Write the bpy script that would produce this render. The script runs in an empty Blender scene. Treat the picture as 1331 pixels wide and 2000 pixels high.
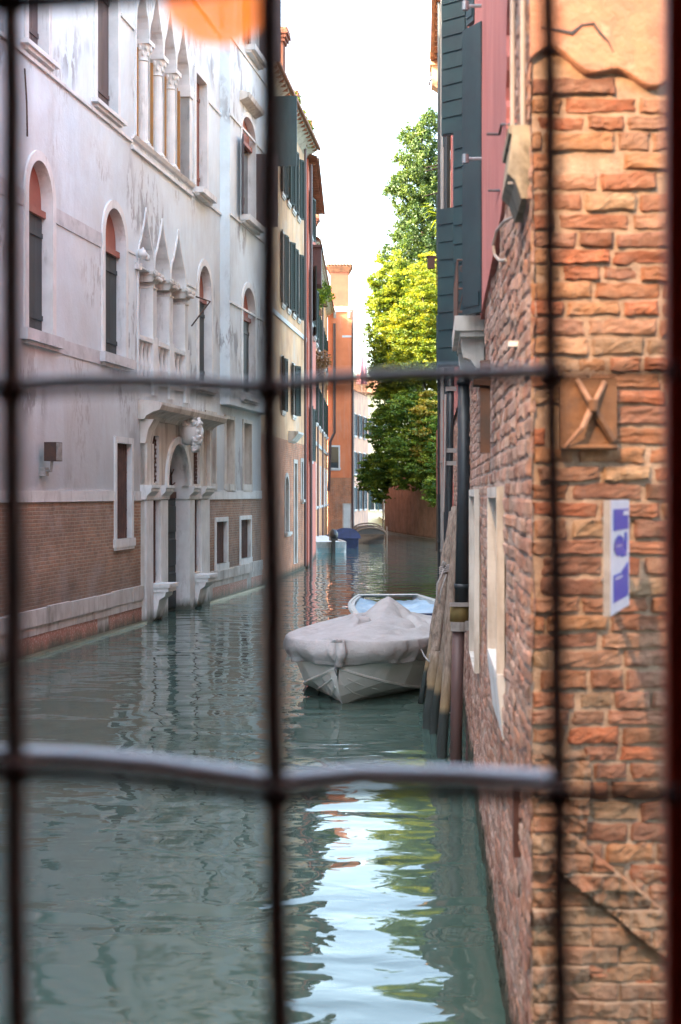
import bpy, bmesh, math, random
import numpy as np
from mathutils import Vector, noise as mnoise
R = math.radians
random.seed(7)
rng = np.random.default_rng(7)
sc = bpy.context.scene
COL = sc.collection
FP = 2773.0; CX = 665.0; HY = 965.0; CH = 2.8      # focal length in photo pixels, principal column, horizon row, eye height

# ------------------------------------------------------------------ camera, sky, sun, exposure
cam = bpy.data.objects.new('camera', bpy.data.cameras.new('camera')); COL.objects.link(cam)
cam.location = (0, 0, CH); cam.rotation_euler = (R(90), 0, 0)
cam.data.sensor_fit = 'VERTICAL'; cam.data.sensor_height = 36
cam.data.lens = 36 * FP / 2000; cam.data.shift_y = -0.0175
cam.data.clip_start = 0.05; cam.data.clip_end = 3000
cam.data.dof.use_dof = True; cam.data.dof.focus_distance = 27; cam.data.dof.aperture_fstop = 3.2
sc.camera = cam
to_sun = Vector((-0.80, -0.27, 0.56)).normalized()
W = bpy.data.worlds.new('World'); sc.world = W; W.use_nodes = True
wn = W.node_tree.nodes; bg = wn['Background']
sky = wn.new('ShaderNodeTexSky'); sky.sky_type = 'NISHITA'; sky.sun_disc = False
sky.sun_elevation = math.asin(to_sun.z); sky.sun_rotation = math.atan2(to_sun.x, to_sun.y)
sky.dust_density = 5.0; sky.ozone_density = .6; sky.air_density = 1.0
tn = wn.new('ShaderNodeMix'); tn.data_type = 'RGBA'; tn.blend_type = 'MULTIPLY'; tn.inputs[0].default_value = 1; tn.inputs[7].default_value = (1.0, 1.0, .90, 1)   # hazy, slightly warm sky
W.node_tree.links.new(sky.outputs[0], tn.inputs[6]); W.node_tree.links.new(tn.outputs[2], bg.inputs[0]); bg.inputs[1].default_value = 0.15
sl = bpy.data.lights.new('sun', 'SUN'); sl.energy = 2.0; sl.angle = R(0.5); sl.color = (1.0, 0.86, 0.64)
sun = bpy.data.objects.new('sun', sl); COL.objects.link(sun)
sun.rotation_euler = (-to_sun).to_track_quat('-Z', 'Y').to_euler(); sun.location = (-40, -20, 60)
sc.view_settings.view_transform = 'Standard'; sc.view_settings.look = 'None'
sc.view_settings.gamma = 1; sc.view_settings.exposure = 3.65

# ------------------------------------------------------------------ materials
def new_mat(name):
    m = bpy.data.materials.new(name); m.use_nodes = True
    nt = m.node_tree; return m, nt, nt.nodes, nt.links, nt.nodes['Principled BSDF']
def coords(nt, kind, scale=(1, 1, 1), rot=(0, 0, 0)):
    tc = nt.nodes.new('ShaderNodeTexCoord'); mp = nt.nodes.new('ShaderNodeMapping')
    mp.inputs['Scale'].default_value = scale; mp.inputs['Rotation'].default_value = rot
    nt.links.new(tc.outputs[kind], mp.inputs[0]); return mp.outputs[0]
def noise(nt, vec, scale, detail=5, rough=.55, dist=0.0):
    n = nt.nodes.new('ShaderNodeTexNoise'); n.inputs['Scale'].default_value = scale
    n.inputs['Detail'].default_value = detail; n.inputs['Roughness'].default_value = rough
    n.inputs['Distortion'].default_value = dist
    nt.links.new(vec, n.inputs['Vector']); return n.outputs['Fac']
def ramp(nt, fac, lo, hi, c0=(0, 0, 0, 1), c1=(1, 1, 1, 1)):
    r = nt.nodes.new('ShaderNodeValToRGB'); r.color_ramp.elements[0].position = lo; r.color_ramp.elements[1].position = hi
    r.color_ramp.elements[0].color = c0; r.color_ramp.elements[1].color = c1
    nt.links.new(fac, r.inputs[0]); return r.outputs[0]
def mix(nt, fac, a, b, mode='MIX'):
    m = nt.nodes.new('ShaderNodeMix'); m.data_type = 'RGBA'; m.blend_type = mode
    for i, v in ((0, fac), (6, a), (7, b)):
        if hasattr(v, 'links') or hasattr(v, 'is_linked'): nt.links.new(v, m.inputs[i])
        elif i == 0: m.inputs[0].default_value = v
        else: m.inputs[i].default_value = (*v, 1) if len(v) == 3 else v
    return m.outputs[2]
def bumpn(nt, h, strength, dist, nrm=None):
    b = nt.nodes.new('ShaderNodeBump'); b.inputs['Strength'].default_value = strength; b.inputs['Distance'].default_value = dist
    nt.links.new(h, b.inputs['Height'])
    if nrm is not None: nt.links.new(nrm, b.inputs['Normal'])
    return b.outputs[0]
def M(name, c1, c2=None, scale=3, rough=.8, bump=.3, bscale=25, bd=.01, stretch=(1, 1, 1), stains=(), metallic=0, lo=.35, hi=.65, coat=0, spec=None):
    m, nt, N, L, P = new_mat(name)
    v = coords(nt, 'Object', stretch)
    c2 = c2 or tuple(x * .75 for x in c1)
    col = mix(nt, ramp(nt, noise(nt, v, scale, 6, .6), lo, hi), c1, c2)
    for (sc_, sscale, sst, slo, shi, amt, *mk) in stains:
        sv = coords(nt, 'Object', sst)
        f = ramp(nt, noise(nt, sv, sscale, 7, .65, .3), slo, shi)
        if mk:                                   # stains gathered in a few places only
            k = nt.nodes.new('ShaderNodeMath'); k.operation = 'MULTIPLY'; L.new(f, k.inputs[0]); L.new(ramp(nt, noise(nt, coords(nt, 'Object', (1, 1, 1)), mk[0], 3, .5), mk[1], mk[1] + .08), k.inputs[1]); f = k.outputs[0]
        mm = nt.nodes.new('ShaderNodeMath'); mm.operation = 'MULTIPLY'; mm.inputs[1].default_value = amt; L.new(f, mm.inputs[0])
        col = mix(nt, mm.outputs[0], col, sc_)
    L.new(col, P.inputs['Base Color']); P.inputs['Roughness'].default_value = rough; P.inputs['Metallic'].default_value = metallic
    if spec is not None: P.inputs['Specular IOR Level'].default_value = spec
    if coat: P.inputs['Coat Weight'].default_value = coat
    if bump: L.new(bumpn(nt, noise(nt, v, bscale, 6, .65), bump, bd), P.inputs['Normal'])
    return m
def brick_mat(name, cA, cB, mortar, bw=.25, rh=.068, ms=.011, white=0, dark=(.07, .045, .035), darkamt=.5):
    m, nt, N, L, P = new_mat(name)
    uv = coords(nt, 'UV')
    wob = nt.nodes.new('ShaderNodeVectorMath'); wob.operation = 'MULTIPLY_ADD'
    nz = nt.nodes.new('ShaderNodeTexNoise'); nz.inputs['Scale'].default_value = 3; L.new(uv, nz.inputs['Vector'])
    wob.inputs[1].default_value = (.03, .03, 0); L.new(nz.outputs['Color'], wob.inputs[0]); L.new(uv, wob.inputs[2])
    b = nt.nodes.new('ShaderNodeTexBrick'); L.new(wob.outputs[0], b.inputs['Vector'])
    b.inputs['Scale'].default_value = 1; b.inputs['Brick Width'].default_value = bw; b.inputs['Row Height'].default_value = rh
    b.inputs['Mortar Size'].default_value = ms; b.inputs['Mortar Smooth'].default_value = .4; b.inputs['Bias'].default_value = .0
    b.inputs['Color1'].default_value = (*cA, 1); b.inputs['Color2'].default_value = (*cB, 1); b.inputs['Mortar'].default_value = (*mortar, 1)
    o = coords(nt, 'Object')
    col = mix(nt, ramp(nt, noise(nt, o, 1.3, 8, .7), .42, .68), b.outputs['Color'], mix(nt, .6, b.outputs['Color'], dark))
    col = mix(nt, ramp(nt, noise(nt, o, 9, 6, .7), .35, .7), col, mix(nt, darkamt * .5, col, (.5, .3, .2)))
    if white:
        f = ramp(nt, noise(nt, o, 1.1, 9, .75), .5, .7); mm = nt.nodes.new('ShaderNodeMath'); mm.operation = 'MULTIPLY'; mm.inputs[1].default_value = white; L.new(f, mm.inputs[0])
        col = mix(nt, mm.outputs[0], col, (.5, .42, .38))
    L.new(col, P.inputs['Base Color']); P.inputs['Roughness'].default_value = .9
    inv = nt.nodes.new('ShaderNodeMath'); inv.operation = 'SUBTRACT'; inv.inputs[0].default_value = 1; L.new(b.outputs['Fac'], inv.inputs[1])
    n1 = bumpn(nt, inv.outputs[0], .8, .012)
    L.new(bumpn(nt, noise(nt, o, 30, 6, .7), .5, .012, n1), P.inputs['Normal'])
    return m
def tint_mat(name, bscale=28, bump=.7, white=.5, wcol=(.5, .40, .34)):
    m, nt, N, L, P = new_mat(name)
    a = nt.nodes.new('ShaderNodeAttribute'); a.attribute_name = 'tint'
    o = coords(nt, 'Object')
    col = mix(nt, ramp(nt, noise(nt, o, 14, 7, .7), .35, .7), a.outputs['Color'], mix(nt, .55, a.outputs['Color'], (.10, .055, .035)))
    f = ramp(nt, noise(nt, o, 2.6, 9, .75), .48, .68); mm = nt.nodes.new('ShaderNodeMath'); mm.operation = 'MULTIPLY'; mm.inputs[1].default_value = white; L.new(f, mm.inputs[0])
    col = mix(nt, mm.outputs[0], col, wcol)
    g = nt.nodes.new('ShaderNodeNewGeometry'); sx = nt.nodes.new('ShaderNodeSeparateXYZ'); L.new(g.outputs['Position'], sx.inputs[0])
    ad = nt.nodes.new('ShaderNodeMath'); ad.operation = 'MULTIPLY_ADD'; L.new(noise(nt, o, 3, 5, .6), ad.inputs[0]); ad.inputs[1].default_value = -.5; L.new(sx.outputs[2], ad.inputs[2])
    col = mix(nt, ramp(nt, ad.outputs[0], -.06, .16, (1, 1, 1, 1), (0, 0, 0, 1)), col, (.045, .05, .03))      # algae band above the water
    L.new(col, P.inputs['Base Color']); P.inputs['Roughness'].default_value = .92
    n1 = bumpn(nt, noise(nt, o, bscale, 8, .75), bump, .02)
    L.new(bumpn(nt, noise(nt, o, bscale * 5, 4, .7), bump * .6, .004, n1), P.inputs['Normal'])
    return m
def leaf_mat(name, cols, trans=.5, tcol=None):
    m, nt, N, L, P = new_mat(name)
    a = nt.nodes.new('ShaderNodeAttribute'); a.attribute_name = 'tint'
    r = nt.nodes.new('ShaderNodeValToRGB'); els = r.color_ramp.elements
    while len(els) < len(cols): els.new(.5)
    for i, c in enumerate(cols): els[i].position = i / (len(cols) - 1); els[i].color = (*c, 1)
    L.new(a.outputs['Fac'], r.inputs[0])
    L.new(r.outputs[0], P.inputs['Base Color']); P.inputs['Roughness'].default_value = .55
    t = N.new('ShaderNodeBsdfTranslucent'); L.new(mix(nt, 1.0, r.outputs[0], tcol or (1.6, 1.5, .5), 'MULTIPLY'), t.inputs[0])
    ms = N.new('ShaderNodeMixShader'); ms.inputs[0].default_value = trans
    L.new(P.outputs[0], ms.inputs[1]); L.new(t.outputs[0], ms.inputs[2]); L.new(ms.outputs[0], N['Material Output'].inputs[0])
    return m

def overlay_z(m, col, z0, z1, amt=1.0, nsc=1.2, nam=.6, above=False):
    """real dirt that sits at a height: algae at the water line, damp low on a wall"""
    nt = m.node_tree; L = nt.links; P = nt.nodes['Principled BSDF']; src = P.inputs['Base Color'].links[0].from_socket
    g = nt.nodes.new('ShaderNodeNewGeometry'); sx = nt.nodes.new('ShaderNodeSeparateXYZ'); L.new(g.outputs['Position'], sx.inputs[0])
    ad = nt.nodes.new('ShaderNodeMath'); ad.operation = 'MULTIPLY_ADD'; L.new(noise(nt, coords(nt, 'Object', (1.5, 1.5, .5)), nsc, 6, .65), ad.inputs[0]); ad.inputs[1].default_value = -nam; L.new(sx.outputs[2], ad.inputs[2])
    mr = nt.nodes.new('ShaderNodeMapRange'); mr.inputs[1].default_value = z0; mr.inputs[2].default_value = z1; mr.inputs[3].default_value = amt; mr.inputs[4].default_value = 0; L.new(ad.outputs[0], mr.inputs[0])
    L.new(mix(nt, mr.outputs[0], src, col), P.inputs['Base Color'])
STREAK = (3.0, 3.0, .35)
MT = {}
MT['plaster'] = M('white_plaster', (.70, .80, .85), (.62, .71, .76), .9, .85, .45, 9, .02,
    stains=[((.46, .45, .44), .35, (1, 1, .6), .45, .65, .5), ((.36, .36, .36), .8, (1.6, 1.6, .4), .55, .74, .4), ((.20, .21, .23), 2.0, (1.8, 1.8, .7), .49, .54, .75, .38, .54), ((.26, .26, .27), 6, (1.6, 1.6, .6), .50, .56, .6, .5, .56), ((.66, .62, .56), .5, (1, 1, 1), .45, .7, .4)])
MT['stone'] = M('istrian_stone', (.74, .74, .73), (.62, .62, .61), 2.5, .7, .3, 30, .01,
    stains=[((.20, .17, .14), 2.0, (2.5, 2.5, .5), .55, .72, .55)])
MT['stone_old'] = M('stained_stone', (.66, .63, .58), (.50, .46, .41), 1.6, .75, .35, 20, .012,
    stains=[((.14, .11, .08), 1.8, (2.5, 2.5, .3), .5, .68, .6), ((.38, .24, .14), 1.5, (2, 2, .3), .56, .7, .4)])
MT['band'] = M('grey_band', (.60, .61, .62), (.48, .49, .50), 3, .8, .3, 30, .01, stains=[((.2, .2, .22), 2, (1, 1, 1), .55, .7, .5)])
MT['brick'] = brick_mat('palazzo_brick', (.42, .22, .13), (.28, .17, .11), (.44, .37, .29), white=.55)
MT['brick_far'] = brick_mat('far_brick', (.66, .22, .10), (.50, .18, .09), (.58, .36, .22), white=.35)
MT['brick_garden'] = brick_mat('garden_wall_brick', (.40, .20, .125), (.32, .18, .12), (.38, .28, .21), white=.3)
MT['redmarble'] = M('red_marble', (.42, .17, .12), (.62, .45, .38), 26, .6, .5, 40, .02, lo=.5, hi=.62)
MT['plinth'] = M('plinth_stone', (.62, .60, .57), (.48, .44, .41), 2.4, .75, .4, 18, .02, stains=[((.20, .16, .12), 1.6, (2, 2, .5), .5, .66, .6)])
MT['wet'] = M('wet_kerb', (.17, .14, .085), (.08, .085, .05), 4, .35, .5, 18, .02)
MT['cream'] = M('cream_plaster', (.80, .50, .27), (.62, .34, .19), 1.0, .88, .4, 10, .02, stains=[((.30, .20, .15), 1.3, STREAK, .52, .68, .5), ((.62, .55, .46), .6, (1, 1, 1), .5, .65, .5)])
MT['peach'] = M('peach_plaster', (.84, .43, .22), (.70, .32, .16), .9, .88, .4, 10, .02, stains=[((.30, .16, .10), 1.3, STREAK, .54, .7, .5)])
MT['pinkfar'] = M('rose_plaster', (.66, .19, .13), (.54, .15, .10), 1.0, .88, .3, 10, .02, stains=[((.25, .12, .10), 1.3, STREAK, .54, .7, .4)])
MT['orange'] = M('orange_plaster', (.84, .27, .12), (.72, .21, .09), .9, .88, .3, 10, .02, stains=[((.72, .38, .26), 1.1, STREAK, .5, .7, .5)])
MT['palepink'] = M('pale_pink_plaster', (.78, .44, .28), (.56, .33, .25), 1.2, .88, .3, 10, .02, stains=[((.30, .15, .13), 1.3, STREAK, .52, .7, .5)])
MT['yellow'] = M('pale_yellow_plaster', (.80, .70, .48), (.72, .58, .36), 1.2, .88, .3, 10, .02)
MT['pink'] = M('pink_plaster', (.50, .155, .13), (.41, .12, .10), 1.4, .85, .4, 22, .01, stains=[((.60, .26, .22), 2.0, STREAK, .5, .7, .5), ((.20, .08, .07), 1.4, STREAK, .6, .75, .5)])
MT['creamR'] = M('ochre_plaster', (.62, .42, .26), (.5, .33, .22), 1.0, .88, .3, 10, .02)
MT['green'] = M('dark_green_paint', (.016, .046, .050), (.010, .028, .034), 2.5, .45, .2, 40, .004, stains=[((.03, .055, .06), 3, (1, 1, .3), .55, .7, .6)])
MT['fargreen'] = M('faded_dark_shutter', (.018, .032, .022), (.03, .035, .026), 3, .7, .2)
MT['greygreen'] = M('weathered_green_wood', (.05, .065, .07), (.03, .04, .045), 3, .6, .35, 40, .004, stretch=(1, 1, .2))
MT['brownwood'] = M('brown_shutter_wood', (.12, .085, .085), (.075, .05, .05), 3, .6, .35, 40, .004, stretch=(1, 1, .2))
MT['redwood'] = M('red_brown_wood', (.26, .10, .07), (.18, .07, .05), 3, .6, .3, 40, .004, stretch=(1, 1, .2))
MT['amberwood'] = M('ochre_window_wood', (.50, .27, .09), (.4, .2, .07), 3, .6, .3, 40, .004)
MT['redtymp'] = M('red_tympanum_board', (.36, .14, .10), (.28, .10, .075), 2, .7, .3, 20, .004)
MT['iron'] = M('wrought_iron', (.045, .033, .03), (.09, .045, .03), 6, .6, .4, 60, .003, metallic=.3)
MT['rustbar'] = M('rusty_grille', (.15, .075, .055), (.09, .05, .04), 6, .7, .3, 60, .003)
MT['dark'] = M('dark_interior', (.012, .011, .011), (.02, .018, .018), 2, .6, 0)
MT['darkred'] = M('dark_red_panel', (.11, .045, .035), (.06, .03, .028), 2, .7, .3)
m, nt, N, L, P = new_mat('window_glass'); P.inputs['Base Color'].default_value = (.03, .035, .04, 1); P.inputs['Roughness'].default_value = .06; P.inputs['Specular IOR Level'].default_value = .8
MT['glass'] = m
MT['roof'] = M('clay_tiles', (.36, .17, .10), (.22, .11, .07), 3, .9, .6, 14, .04)
MT['pipe'] = M('black_pipe', (.028, .036, .042), (.02, .024, .028), 3, .42, .15, 30, .003, stains=[((.10, .10, .10), 4, (1, 1, .4), .6, .72, .4)])
MT['brownpipe'] = M('brown_pipe', (.13, .075, .07), (.085, .055, .055), 3, .5, .25, 30, .003, stretch=(1, 1, .3))
MT['whitepipe'] = M('white_conduit', (.34, .31, .29), (.27, .24, .23), 3, .5, .1)
MT['zinc'] = M('galvanised_steel', (.42, .43, .44), (.3, .3, .31), 5, .4, .2, metallic=.7)
MT['zincgrey'] = M('grey_bracket', (.35, .33, .31), (.2, .18, .17), 8, .6, .3)
MT['yellowcollar'] = M('mossy_yellow_collar', (.22, .15, .045), (.13, .10, .035), 5, .7, .3)
MT['rope'] = M('rope', (.45, .42, .40), (.3, .28, .27), 20, .9, .4, 90, .004)
MT['hull'] = M('white_gelcoat', (.82, .81, .77), (.72, .71, .65), 2, .35, .08, 20, .003, stains=[((.30, .34, .26), 2.0, (1, 1, 2.5), .56, .74, .45)])
MT['cover'] = M('grey_boat_cover', (.50, .48, .465), (.41, .39, .375), 2.2, .75, .75, 3.2, .07, stains=[((.22, .20, .18), 1.6, (1, 1, 1), .54, .72, .4)])
MT['bluehull'] = M('pale_blue_hull', (.42, .52, .62), (.34, .45, .55), 2, .35, .1)
MT['tarp'] = M('light_blue_tarp', (.46, .60, .74), (.28, .46, .62), 1.8, .4, .5, 6, .05)
MT['navy'] = M('navy_tarp', (.03, .04, .12), (.02, .025, .07), 3, .6, .3, 8, .03)
MT['navytube'] = M('navy_rub_strip', (.03, .05, .12), None, 3, .5, .1)
MT['cyanhull'] = M('turquoise_hull', (.30, .52, .56), (.24, .42, .46), 3, .4, .1)
MT['whitehull'] = M('white_deck', (.66, .68, .66), (.5, .52, .5), 4, .5, .1)
MT['darkhull'] = M('dark_wood_hull', (.035, .03, .028), (.06, .045, .035), 4, .5, .3)
MT['deckwood'] = M('deck_wood', (.20, .12, .07), (.12, .07, .045), 6, .6, .3, stretch=(4, 1, 1))
MT['black'] = M('black_plastic', (.02, .02, .022), None, 3, .35, .1)
MT['bark'] = M('bark', (.10, .07, .05), (.06, .045, .035), 6, .9, .8, 20, .03)
MT['chim'] = M('weathered_red_chimney', (.26, .09, .055), (.20, .07, .045), 2, .9, .4, 10, .02)
MT['corbel'] = M('blackened_corbel_stone', (.30, .27, .21), (.20, .18, .14), 9, .9, .6, 40, .01, stains=[((.07, .06, .045), 7, (1, 1, .6), .48, .62, .8)])
MT['soil'] = M('garden_soil', (.08, .06, .04), (.05, .06, .03), 1, .95, .5)
MT['bar'] = M('old_iron_bar', (.16, .085, .062), (.22, .11, .08), 30, .7, .3, 200, .0008)
MT['bardark'] = M('darkened_iron_bar', (.022, .013, .012), (.035, .02, .017), 30, .75, .3, 200, .0008, spec=.2)  # darker copy of the bar iron, offsets sky light on the crossbars
MT['glareband'] = M('pale_glare_strip', (.85, .92, .96), (.75, .85, .92), 25, .5, .2, 150, .0008)  # pale blue standing in for glare along the crossbars
MT['framewood'] = M('varnished_red_wood', (.50, .055, .015), (.36, .03, .01), 4, .35, .15, 60, .001, stretch=(3, 3, .4))
MT['rust'] = M('rusted_plate', (.13, .06, .025), (.20, .09, .035), 9, .8, .6, 40, .01, stains=[((.07, .04, .025), 7, (1, 1, 1), .5, .65, .7)])
MT['rustpale'] = M('rusted_cross', (.36, .20, .12), (.24, .11, .06), 14, .75, .5, 60, .006)
MT['signwhite'] = M('sign_enamel_white', (.66, .62, .66), (.58, .54, .60), 10, .35, .05)
MT['signblue'] = M('sign_enamel_blue', (.015, .05, .36), (.04, .07, .38), 18, .35, .05)
MT['plasterpillar'] = M('salmon_plaster', (.46, .23, .13), (.36, .16, .10), 7, .9, .8, 30, .02, stains=[((.22, .12, .08), 5, (1, 1, 1), .5, .68, .6), ((.55, .36, .24), 9, (1, 1, 1), .56, .68, .6)])
MT['parasol'] = M('pink_parasol_cloth', (.62, .30, .34), (.5, .24, .28), 5, .9, .2)
MT['cloth'] = M('mauve_laundry', (.35, .25, .34), (.5, .4, .45), 3, .9, .2)
m, nt, N, L, P = new_mat('weathered_pole'); o = coords(nt, 'Object', (3, 3, .35)); col = mix(nt, ramp(nt, noise(nt, o, 9, 7, .65), .35, .68), (.31, .245, .195), (.10, .07, .052))
g = nt.nodes.new('ShaderNodeNewGeometry'); sx = nt.nodes.new('ShaderNodeSeparateXYZ'); L.new(g.outputs['Position'], sx.inputs[0])
L.new(mix(nt, ramp(nt, sx.outputs[2], .44, .52), (.020, .028, .026), mix(nt, ramp(nt, sx.outputs[2], .5, .95), (.24, .17, .09), col)), P.inputs['Base Color'])
P.inputs['Roughness'].default_value = .8; L.new(bumpn(nt, noise(nt, o, 22, 6, .7), .7, .012), P.inputs['Normal']); MT['pole'] = m
MT['nearbrick'] = tint_mat('old_near_brick', 38, 1.0, .55, (.52, .34, .22))
MT['sidebrick'] = tint_mat('eroded_side_brick', 34, 1.0, .75, (.60, .46, .40))
MT['lf_conifer'] = leaf_mat('conifer_needles', [(.022, .055, .016), (.055, .10, .022), (.13, .18, .035)], .3)
MT['lf_yellow'] = leaf_mat('yellow_leaves', [(.07, .13, .012), (.18, .23, .014), (.36, .34, .02)], .45, (1.4, 1.2, .4))
MT['lf_green'] = leaf_mat('fresh_green_leaves', [(.05, .10, .014), (.15, .20, .016), (.32, .33, .022)], .45)
MT['lf_dark'] = leaf_mat('deep_green_leaves', [(.04, .10, .022), (.13, .22, .03), (.30, .36, .045)], .35)
MT['lf_copper'] = leaf_mat('copper_tipped_leaves', [(.12, .16, .025), (.30, .25, .035), (.42, .27, .05)], .35)
MT['flower'] = leaf_mat('dry_flowers', [(.10, .06, .03), (.25, .12, .06), (.4, .2, .14)], .3)

def water_mat():
    m, nt, N, L, P = new_mat('canal_water')
    P.inputs['Base Color'].default_value = (.058, .100, .082, 1); P.inputs['Roughness'].default_value = .015; P.inputs['IOR'].default_value = 1.38
    P.inputs['Specular IOR Level'].default_value = .5
    def nz(sc_, scale, d=2, dist=0.0, r=.45): return noise(nt, coords(nt, 'Object', sc_, (0, 0, .12)), scale, d, r, dist)
    n1 = bumpn(nt, nz((.6, 1.0, 1), 0.95, 1, 1.0), 1.0, .046)
    n2 = bumpn(nt, nz((.6, 1.0, 1), 3.6, 1, 1.2), 1.0, .0048, n1)
    n3 = bumpn(nt, nz((.5, 1.0, 1), 13.0, 1, 0), 1.0, .0006, n2)
    L.new(n3, P.inputs['Normal']); return m
MT['water'] = water_mat()

for k_ in ('plinth', 'redmarble', 'stone', 'stone_old', 'brick_far', 'brick_garden', 'peach', 'pinkfar', 'palepink'): overlay_z(MT[k_], (.045, .05, .028), -.20, .02, .92, 2.5, .5)
overlay_z(MT['plaster'], (.34, .33, .32), 2.6, 5.0, .55, .9, 1.6)
overlay_z(MT['brick'], (.12, .09, .07), .3, 1.1, .5, 1.2, .9)
# ------------------------------------------------------------------ frames and mesh builder
class Fr:
    """vertical facade frame: s along the wall, d out of it towards the canal, z up"""
    def __init__(self, A, B, side='L'):
        self.O = Vector((A[0], A[1])); v = Vector((B[0] - A[0], B[1] - A[1])); self.L = v.length; self.u = v / v.length
        self.n = Vector((self.u.y, -self.u.x)) if side == 'L' else Vector((-self.u.y, self.u.x))
    def pt(self, s, d, z): return Vector((self.O.x + self.u.x * s + self.n.x * d, self.O.y + self.u.y * s + self.n.y * d, z))
    def s(self, px, d=0):
        k = (px - CX) / FP; ox = self.O.x + self.n.x * d; oy = self.O.y + self.n.y * d
        return -(ox - k * oy) / (self.u.x - k * self.u.y)
    def y(self, px, d=0): s = self.s(px, d); return self.O.y + self.n.y * d + self.u.y * s
    def h(self, px, py, d=0): return CH + (HY - py) / FP * self.y(px, d)
class WorldFr:
    def pt(self, s, d, z): return Vector((s, d, z))
WF = WorldFr()
class LocFr:
    """free-standing frame: origin and heading (the local d axis points along the heading)"""
    def __init__(self, x, y, ang, z=0): self.x, self.y, self.z, self.c, self.q = x, y, z, math.cos(ang), math.sin(ang)
    def pt(self, s, d, z): return Vector((self.x + self.c * s - self.q * d, self.y + self.q * s + self.c * d, self.z + z))

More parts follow.
